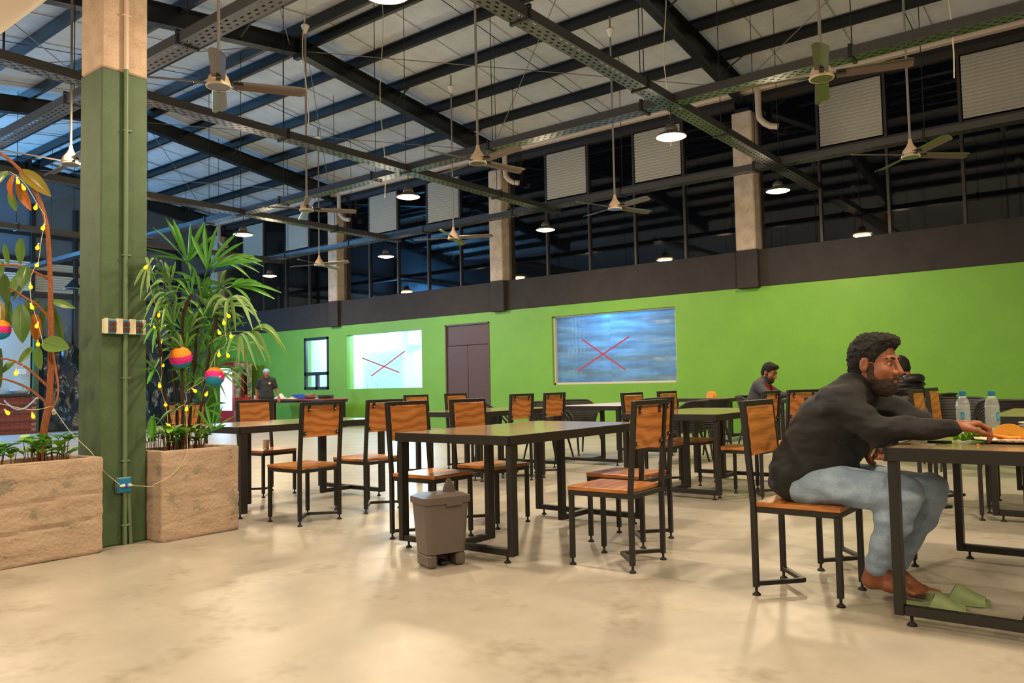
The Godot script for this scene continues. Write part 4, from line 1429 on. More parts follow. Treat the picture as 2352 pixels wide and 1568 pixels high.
func build_far_things():
	# food table along the green wall with a red rack
	var tb := thing("serving_table", "long red topped serving table along the far green wall", "table", Vector3(14.1, 0, -18.9))
	part(tb, "tabletop", span_mesh(Vector3(-0.45, 0.76, -1.75), Vector3(0.45, 0.8, 1.75), 0.005), hexmat("8c3a2c", 0.4))
	part(tb, "edge_frame", span_mesh(Vector3(-0.43, 0.7, -1.73), Vector3(0.43, 0.76, 1.73)), M.black)
	for q in [[-0.4, -1.6], [-0.4, 1.6], [0.4, -1.6], [0.4, 1.6]]:
		part(tb, "leg", span_mesh(Vector3(q[0] - 0.03, 0, q[1] - 0.03), Vector3(q[0] + 0.03, 0.72, q[1] + 0.03)), M.black)
	var bowl := [Vector2(0.0, 0.0), Vector2(0.1, 0.0), Vector2(0.17, 0.07), Vector2(0.19, 0.13), Vector2(0.18, 0.13), Vector2(0.15, 0.07), Vector2(0.0, 0.012)]
	single("mixing_bowl", lathe_mesh(bowl, 24), mat(Color("b9b2a6"), 0.25, 0.8), "steel mixing bowl on the serving table", "bowl", Vector3(13.95, 0.8, -18.05))
	single("frying_pan", lathe_mesh([Vector2(0.0, 0.0), Vector2(0.2, 0.0), Vector2(0.22, 0.1), Vector2(0.21, 0.1), Vector2(0.19, 0.01), Vector2(0.0, 0.01)], 24), hexmat("39434a", 0.4), "dark flat pan at the right end of the serving table", "pan", Vector3(14.0, 0.8, -17.45))
	single("food_crate", span_mesh(Vector3(-0.15, 0, -0.3), Vector3(0.15, 0.12, 0.3), 0.02), hexmat("2548a8", 0.4), "blue plastic crate on the serving table", "crate", Vector3(14.2, 0.8, -18.75))
	single("cabbage_box", span_mesh(Vector3(-0.15, 0, -0.22), Vector3(0.15, 0.12, 0.22), 0.02), hexmat("c9c3b4", 0.5), "white tub at the left end of the serving table", "tub", Vector3(13.8, 0.8, -20.1))
	single("cabbage", lathe_mesh([Vector2(0.0, 0.0), Vector2(0.09, 0.02), Vector2(0.12, 0.06), Vector2(0.08, 0.11), Vector2(0.0, 0.12)], 16), hexmat("84a65a", 0.6), "pale green cabbage in the white tub", "cabbage", Vector3(13.8, 0.9, -20.1))
	var cl := begin()
	var nz := noise(91, 5.0, 3)
	sheet(cl, func(u, v):
		var p := Vector2(u - 0.5, v - 0.5)
		return Vector3(p.x * 0.4, max(0.005, 0.16 * exp(-p.length_squared() * 14.0) + 0.04 * nz.get_noise_2d(u, v)), -p.y * 0.5), 14, 14, 0.006)
	single("white_cloth", cl.commit(), M.white, "crumpled white cloth on the serving table", "cloth", Vector3(13.9, 0.8, -19.35))
	single("white_cloth", cl.commit(), M.cream, "small spread of white packets in front of the blue crate", "cloth", Vector3(13.8, 0.8, -18.7), Basis.from_scale(Vector3(0.8, 0.4, 0.9)))
	var rk := thing("red_rack", "red steel rack standing below the serving table", "rack", Vector3(13.35, 0, -19.6))
	var rm := hexmat("b01f26", 0.4)
	for q in [[-0.2, -0.35], [0.2, -0.35], [-0.2, 0.35], [0.2, 0.35]]:
		part(rk, "post", span_mesh(Vector3(q[0] - 0.02, 0, q[1] - 0.02), Vector3(q[0] + 0.02, 0.95, q[1] + 0.02)), rm)
	for y in [0.2, 0.5, 0.8]:
		var s := begin()
		for q in [[-0.2, -0.35, 0.2, -0.35], [-0.2, 0.35, 0.2, 0.35], [-0.2, -0.35, -0.2, 0.35], [0.2, -0.35, 0.2, 0.35]]:
			bar(s, Vector3(q[0], y, q[1]), Vector3(q[2], y, q[3]), 0.03, 0.03)
		part(rk, "shelf_rail", s.commit(), rm)
	# display cooler with a poster on its side
	var fr := thing("display_cooler", "tall drinks cooler with glowing glass door and a bottle poster", "cooler", Vector3(14.25, 0, -22.2))
	part(fr, "cabinet", span_mesh(Vector3(-0.28, 0, -0.4), Vector3(0.38, 1.95, 0.36), 0.01), hexmat("9c2029", 0.4))
	part(fr, "glass_door", span_mesh(Vector3(-0.3, 0.45, -0.34), Vector3(-0.28, 1.78, 0.28), 0.004), glow(Color(0.7, 0.86, 1.0), 1.6))
	part(fr, "door_header", span_mesh(Vector3(-0.32, 1.78, -0.38), Vector3(-0.28, 1.93, 0.34), 0.004), hexmat("7a1820", 0.4))
	var po := part(fr, "poster", span_mesh(Vector3(-0.26, 0.12, 0.36), Vector3(0.36, 1.93, 0.366)), poster_material())
	var bt := begin()
	lathe(bt, [Vector2(0.0, 0.0), Vector2(0.11, 0.0), Vector2(0.12, 0.03), Vector2(0.12, 0.38), Vector2(0.095, 0.5), Vector2(0.11, 0.62), Vector2(0.1, 0.76), Vector2(0.06, 0.9), Vector2(0.06, 0.98), Vector2(0.0, 0.98)], 18, Vector3(0.08, 0.75, 0.366), Basis(Vector3(1, 0, 0), Vector3(0, 1, 0), Vector3(0, 0, 0.02)))
	part(po, "printed_bottle", bt.commit(), hexmat("7c2a22", 0.4))
	var tm := TextMesh.new()
	tm.text = "MOJO"
	tm.font_size = 24
	tm.pixel_size = 0.0085
	tm.depth = 0.004
	var band := part(po, "red_panel", span_mesh(Vector3(-0.24, 0.55, 0.3665), Vector3(0.34, 0.85, 0.37)), hexmat("9c2a26", 0.4))
	part(band, "lettering", tm, M.white, Vector3(0.05, 0.7, 0.373))
	var gl := OmniLight3D.new()
	gl.name = "light"
	gl.light_energy = 0.8
	gl.light_color = Color(0.7, 0.86, 1.0)
	gl.light_size = 0.3
	gl.omni_range = 30.0
	gl.omni_attenuation = 2.0
	gl.shadow_enabled = true
	fr.add_child(gl)
	gl.position = Vector3(-0.5, 1.1, -0.03)
	# black plastic sheet hung before the end wall
	var bs := begin()
	var nb := noise(93, 0.8, 3)
	sheet(bs, func(u, v):
		var x: float = lerp(9.6, 14.2, u)
		var y: float = lerp(0.02, 2.75 - 0.5 * pow(sin(u * PI * 1.5), 2), v)
		var d: float = 0.1 * sin(x * 7.0 + y * 2.2 + 2.0 * nb.get_noise_2d(x, y)) * (0.3 + 0.7 * v) + 0.1 * nb.get_noise_2d(x * 3.0, y * 1.2)
		return Vector3(x, y, -24.55 + d), 110, 40)
	single("plastic_sheet", bs.commit(), hexmat("20262e", 0.22), "black plastic sheet hanging in folds at the far end", "plastic sheet")
	# brick wash counter
	var bc := thing("brick_counter", "red brick wash counter with a dark top at the far left", "counter", Vector3(7.6, 0, -24.45))
	part(bc, "core", span_mesh(Vector3(-1.6, 0, -0.3), Vector3(1.68, 1.04, 0.28)), hexmat("8a7a70", 0.9))
	var brick := box_mesh(Vector3(0.22, 0.065, 0.05), 0.006)
	var bm := [hexmat("7d3527", 0.85), hexmat("8d4030", 0.85), hexmat("6c2c22", 0.85)]
	var cnt := 0
	for row in 14:
		for i in 5:
			var x := 1.57 - i * 0.235 - (0.117 if row % 2 == 1 else 0.0)
			part(bc, "brick", brick, bm[(row * 5 + i * 3) % 3], Vector3(x, 0.04 + row * 0.074, 0.27 + 0.004 * sin(cnt * 2.3)))
			cnt += 1
	part(bc, "counter_top", span_mesh(Vector3(-1.65, 1.04, -0.35), Vector3(1.72, 1.1, 0.36), 0.01), hexmat("2c2a2a", 0.35))
	var wp := single("wash_panel", span_mesh(Vector3(-1.8, 1.1, -0.04), Vector3(1.72, 2.95, 0.04), 0.01), hexmat("a9b6ba", 0.5), "pale blue wall panel behind the wash counter", "panel", Vector3(7.6, 0.0, -24.72))
	wp.set_meta("kind", "structure")
	var bas := thing("wash_basin", "oval white basin on the brick counter", "basin", Vector3(8.95, 1.1, -24.4))
	part(bas, "bowl", lathe_mesh([Vector2(0.0, 0.0), Vector2(0.16, 0.0), Vector2(0.24, 0.1), Vector2(0.26, 0.12), Vector2(0.23, 0.12), Vector2(0.15, 0.02), Vector2(0.0, 0.02)], 24), M.white)
	part(bas, "tap", tube_mesh([Vector3(0.2, 0.0, -0.2), Vector3(0.2, 0.3, -0.2), Vector3(0.12, 0.33, -0.1)], 0.015, 8), M.screw)
	single("wall_outlet", span_mesh(Vector3(-0.1, -0.07, 0), Vector3(0.1, 0.07, 0.03), 0.006), M.white, "small white outlet plate on the pale wash panel", "outlet", Vector3(9.1, 1.72, -24.67))
	var tin := begin()
	var tp := []
	for i in 60:
		var x := 8.45 + i * 0.0145
		tp.append(Vector3(x, 1.0 - 0.32 * abs(sin((x - 8.4) * 3.6)) + 0.01 * sin(i * 2.1), -24.12))
	var rr := []
	for i in 60:
		rr.append(0.025 + 0.014 * (i % 2))
	tube(tin, tp, rr, 6)
	single("tinsel_garland", tin.commit(), mat(Color("c9c9cc"), 0.3, 0.6), "silver tinsel garland draped on the brick counter", "garland")
	# dark pendant shade before the end wall, left of the pillar
	var pd := thing("cone_lamp", "dark cone pendant lamp left of the green pillar", "lamp", Vector3(10.0, 4.05, -23.6))
	part(pd, "shade", lathe_mesh([Vector2(0.24, 0.0), Vector2(0.235, 0.03), Vector2(0.08, 0.2), Vector2(0.04, 0.26), Vector2(0.0, 0.26)], 20), M.steel)
	part(pd, "rim", lathe_mesh([Vector2(0.225, -0.004), Vector2(0.245, -0.004), Vector2(0.245, 0.006)], 20), M.cream)
	part(pd, "cord", tube_mesh([Vector3(0, 0.25, 0), Vector3(0, 3.62, 0)], 0.008, 6), M.rubber)

# printed poster: pale ice pattern on grey blue
func poster_material() -> StandardMaterial3D:
	var m := mat(Color.WHITE, 0.4)
	tri_map(m, cloud_tex(128, 95, 0.05, 0.1, 0.3, [Color("3f5660"), Color("6a8088"), Color("a89a80"), Color("c2b49a")], [0.2, 0.45, 0.58, 0.85]), 1.2)
	return m

# ==================================================================== plants and their lights
func spline(pts: Array, n: int) -> Array:
	var c := Curve3D.new()
	for i in pts.size():
		var t: Vector3 = (pts[min(i + 1, pts.size() - 1)] - pts[max(i - 1, 0)]) / 6.0
		c.add_point(pts[i], -t, t)
	var out := []
	for i in n + 1:
		out.append(c.sample_baked(c.get_baked_length() * i / n, true))
	return out

func shifted(pts: Array, o: Vector3) -> Array:
	return pts.map(func(p): return p - o)

# an oval leaf from a to b; side is the direction across it
func oval_leaf(a: Vector3, b: Vector3, w: float, side: Vector3, fold: float, bend: float) -> ArrayMesh:
	var st := begin()
	var d := b - a
	var up := side.cross(d).normalized()
	sheet(st, func(u, v):
		var t: float = v
		var prof: float = pow(sin(PI * clampf(0.06 + t * 0.94, 0, 1)), 0.75) * (1.0 - 0.15 * t)
		if t > 0.97: prof = 0.02
		var s: float = (u - 0.5) * 2.0
		return a + d * t + side * (s * prof * w * 0.5) + up * (fold * w * abs(s) * prof + bend * d.length() * sin(t * PI)), 6, 12)
	tube(st, [a, a + d * 0.5 + up * bend * d.length(), b], [0.003, 0.002, 0.001], 4)
	return st.commit()

func ground_plants(center: Vector3, hx: float, hz: float, n: int, where: String):
	for i in n:
		var at := center + Vector3(rng.randf_range(-hx, hx), 0, rng.randf_range(-hz, hz))
		var t := thing("leafy_plant", "small fresh green leafy plant growing in %s" % where, "plant", at, 0.0, "small plants in %s" % where)
		var stems := begin()
		var m: int = rng.randi_range(3, 5)
		for k in m:
			var h := rng.randf_range(0.05, 0.17)
			var o := Vector3(rng.randf_range(-0.04, 0.04), h, rng.randf_range(-0.04, 0.04))
			tube(stems, [Vector3(o.x * 0.3, -0.05, o.z * 0.3), o], 0.003, 5)
			for j in 2:
				var a := rng.randf() * TAU
				var dir := Vector3(cos(a), rng.randf_range(0.0, 0.6), sin(a)).normalized()
				var L := rng.randf_range(0.06, 0.11)
				var side := dir.cross(Vector3.UP).normalized()
				part(t, "leaf", oval_leaf(o, o + dir * L, L * 0.62, side, 0.15, 0.08), M.fresh[rng.randi() % 3])
		part(t, "stems", stems.commit(), M.stem)

func build_plants():
	var base := Vector3(2.33, 0.6, -5.93)
	var t := thing("rubber_plant", "tall bare stemmed rubber plant with large leaves at the left edge", "plant", base)
	var tp := spline(shifted([Vector3(2.348, 0.702, -6.021), Vector3(2.357, 0.868, -5.996), Vector3(2.371, 1.019, -5.965), Vector3(2.373, 1.201, -5.946), Vector3(2.369, 1.413, -5.933), Vector3(2.362, 1.656, -5.921), Vector3(2.351, 1.898, -5.914), Vector3(2.342, 2.080, -5.910), Vector3(2.327, 2.263, -5.913), Vector3(2.299, 2.415, -5.937), Vector3(2.258, 2.538, -5.978), Vector3(2.208, 2.645, -6.033), Vector3(2.159, 2.723, -6.089), Vector3(2.110, 2.779, -6.146), Vector3(2.034, 2.818, -6.240)], base), 40)
	tp.push_front(Vector3(tp[0].x - 0.01, -0.02, tp[0].z))
	var rr := []
	for i in tp.size():
		rr.append(lerp(0.03, 0.011, sqrt(i / float(tp.size() - 1))) + 0.001 * sin(i * 2.7))
	part(t, "trunk", tube_mesh(tp, rr, 10), M.bark)
	for b in [[Vector3(2.370, 1.428, -5.930), Vector3(2.381, 1.260, -5.882), Vector3(2.382, 1.138, -5.842), Vector3(2.365, 1.049, -5.824), Vector3(2.333, 0.997, -5.820)], [Vector3(2.342, 1.899, -5.926), Vector3(2.253, 1.957, -5.986), Vector3(2.184, 1.984, -6.023), Vector3(2.098, 1.988, -6.084), Vector3(2.014, 1.974, -6.144)], [Vector3(2.353, 1.632, -5.935), Vector3(2.288, 1.715, -5.962), Vector3(2.228, 1.758, -5.987), Vector3(2.168, 1.807, -6.010), Vector3(2.128, 1.827, -6.011)], [Vector3(2.369, 1.140, -5.956), Vector3(2.292, 1.233, -5.998), Vector3(2.232, 1.293, -6.022), Vector3(2.154, 1.339, -6.069), Vector3(2.068, 1.346, -6.128)], [Vector3(2.363, 1.034, -5.974), Vector3(2.277, 1.128, -6.027), Vector3(2.208, 1.174, -6.063), Vector3(2.136, 1.206, -6.103), Vector3(2.072, 1.213, -6.135)]]:
		var bp := spline(shifted(b, base), 14)
		var br := []
		for i in bp.size():
			br.append(lerp(0.01, 0.005, i / float(bp.size() - 1)))
		part(t, "branch", tube_mesh(bp, br, 8), M.bark)
	rng.seed = 21
	for l in [[Vector3(2.204, 2.655, -6.037), Vector3(2.345, 2.471, -5.892), 0.109, 5], [Vector3(2.157, 2.611, -6.020), Vector3(2.166, 2.443, -6.062), 0.073, 4], [Vector3(2.199, 2.576, -6.083), Vector3(2.277, 2.385, -6.047), 0.079, 4], [Vector3(2.140, 2.636, -6.072), Vector3(2.107, 2.562, -6.192), 0.085, 3], [Vector3(2.175, 2.521, -6.151), Vector3(2.219, 2.385, -6.146), 0.073, 2], [Vector3(2.209, 2.176, -6.023), Vector3(2.226, 2.002, -6.085), 0.079, 2], [Vector3(2.229, 1.979, -5.982), Vector3(2.192, 1.823, -5.966), 0.103, 1], [Vector3(2.186, 1.918, -6.026), Vector3(2.162, 1.799, -6.061), 0.061, 3], [Vector3(2.138, 1.929, -6.119), Vector3(2.173, 1.723, -6.165), 0.079, 0], [Vector3(2.361, 1.746, -5.915), Vector3(2.474, 1.690, -5.799), 0.055, 3], [Vector3(2.391, 1.706, -5.961), Vector3(2.461, 1.472, -5.957), 0.097, 1], [Vector3(2.298, 1.451, -5.890), Vector3(2.397, 1.404, -5.705), 0.128, 3], [Vector3(2.309, 1.655, -6.038), Vector3(2.317, 1.459, -6.039), 0.091, 4], [Vector3(2.211, 1.715, -6.028), Vector3(2.215, 1.449, -6.004), 0.122, 1], [Vector3(2.280, 1.421, -6.014), Vector3(2.225, 1.314, -6.101), 0.061, 3], [Vector3(2.289, 1.426, -5.937), Vector3(2.308, 1.261, -5.939), 0.091, 2], [Vector3(2.219, 1.339, -6.131), Vector3(2.143, 1.243, -6.158), 0.055, 2], [Vector3(2.134, 1.417, -6.152), Vector3(2.131, 1.141, -6.134), 0.079, 0], [Vector3(2.296, 1.757, -6.095), Vector3(2.277, 1.587, -6.098), 0.103, 1], [Vector3(2.392, 1.724, -5.991), Vector3(2.378, 1.513, -6.095), 0.109, 0], [Vector3(2.201, 1.758, -6.200), Vector3(2.211, 1.516, -6.251), 0.097, 1], [Vector3(2.140, 2.027, -6.174), Vector3(2.106, 1.841, -6.178), 0.091, 1], [Vector3(2.268, 1.909, -6.100), Vector3(2.228, 1.761, -6.213), 0.073, 0], [Vector3(2.334, 1.755, -6.046), Vector3(2.265, 1.662, -6.084), 0.079, 1], [Vector3(2.159, 2.153, -6.187), Vector3(2.187, 2.002, -6.183), 0.049, 2], [Vector3(2.131, 1.754, -6.209), Vector3(2.145, 1.583, -6.144), 0.091, 5], [Vector3(2.075, 2.695, -6.198), Vector3(1.987, 2.533, -6.244), 0.109, 1], [Vector3(2.067, 2.332, -6.240), Vector3(2.049, 2.158, -6.339), 0.109, 0], [Vector3(2.107, 1.604, -6.252), Vector3(2.064, 1.421, -6.276), 0.109, 1]]:
		var a: Vector3 = l[0] - base
		var b: Vector3 = l[1] - base
		var face := Vector3(-0.75 + rng.randf_range(-0.4, 0.4), rng.randf_range(-0.2, 0.4), 0.6 + rng.randf_range(-0.4, 0.4)).normalized()
		var side := (b - a).cross(face).normalized()
		part(t, "leaf", oval_leaf(a, b, l[2], side, rng.randf_range(0.05, 0.3), rng.randf_range(-0.05, 0.08)), M.leafs[l[3]])
	rng.seed = 33
	ground_plants(Vector3(2.1, 0.62, -5.9), 0.42, 0.15, 15, "the long planter at the left edge")
	ground_plants(Vector3(3.31, 0.63, -5.86), 0.23, 0.15, 12, "the square planter with the palm")
	# lady palm
	var pb := Vector3(3.31, 0.6, -5.88)
	var p := thing("lady_palm", "lady palm with fan shaped leaves in the square concrete planter", "plant", pb)
	for cane in [[Vector3(3.290, 0.646, -5.964), Vector3(3.268, 0.818, -5.977), Vector3(3.249, 0.955, -5.989), Vector3(3.222, 1.161, -6.006), Vector3(3.061, 1.420, -5.751), Vector3(3.039, 1.617, -5.761), Vector3(3.029, 1.748, -5.763)], [Vector3(3.305, 0.654, -5.894), Vector3(3.309, 0.885, -5.869), Vector3(3.297, 1.157, -5.861), Vector3(3.287, 1.498, -5.845), Vector3(3.290, 1.701, -5.824), Vector3(3.308, 1.803, -5.792), Vector3(3.325, 1.853, -5.765)], [Vector3(3.395, 0.646, -5.943), Vector3(3.397, 0.881, -5.920), Vector3(3.401, 1.088, -5.897), Vector3(3.407, 1.260, -5.874), Vector3(3.410, 1.467, -5.853), Vector3(3.413, 1.709, -5.828), Vector3(3.418, 1.916, -5.804)], [Vector3(3.407, 0.647, -5.862), Vector3(3.419, 0.846, -5.830), Vector3(3.427, 0.983, -5.807), Vector3(3.439, 1.154, -5.777), Vector3(3.454, 1.360, -5.740), Vector3(3.470, 1.565, -5.703), Vector3(3.486, 1.736, -5.667)], [Vector3(3.365, 0.638, -6.047), Vector3(3.344, 1.090, -6.036), Vector3(3.301, 1.509, -6.053), Vector3(3.270, 1.857, -6.064), Vector3(3.263, 2.101, -6.052)], [Vector3(3.258, 0.648, -5.971), Vector3(3.243, 0.802, -5.977), Vector3(3.228, 0.956, -5.983)]]:
		var cp := spline(shifted(cane, pb), 18)
		cp.push_front(Vector3(cp[0].x, -0.02, cp[0].z))
		var cr := []
		for i in cp.size():
			cr.append(0.0125 + 0.0025 * sin(i * 1.9))
		part(p, "cane", tube_mesh(cp, cr, 8), M.cane)
	rng.seed = 40
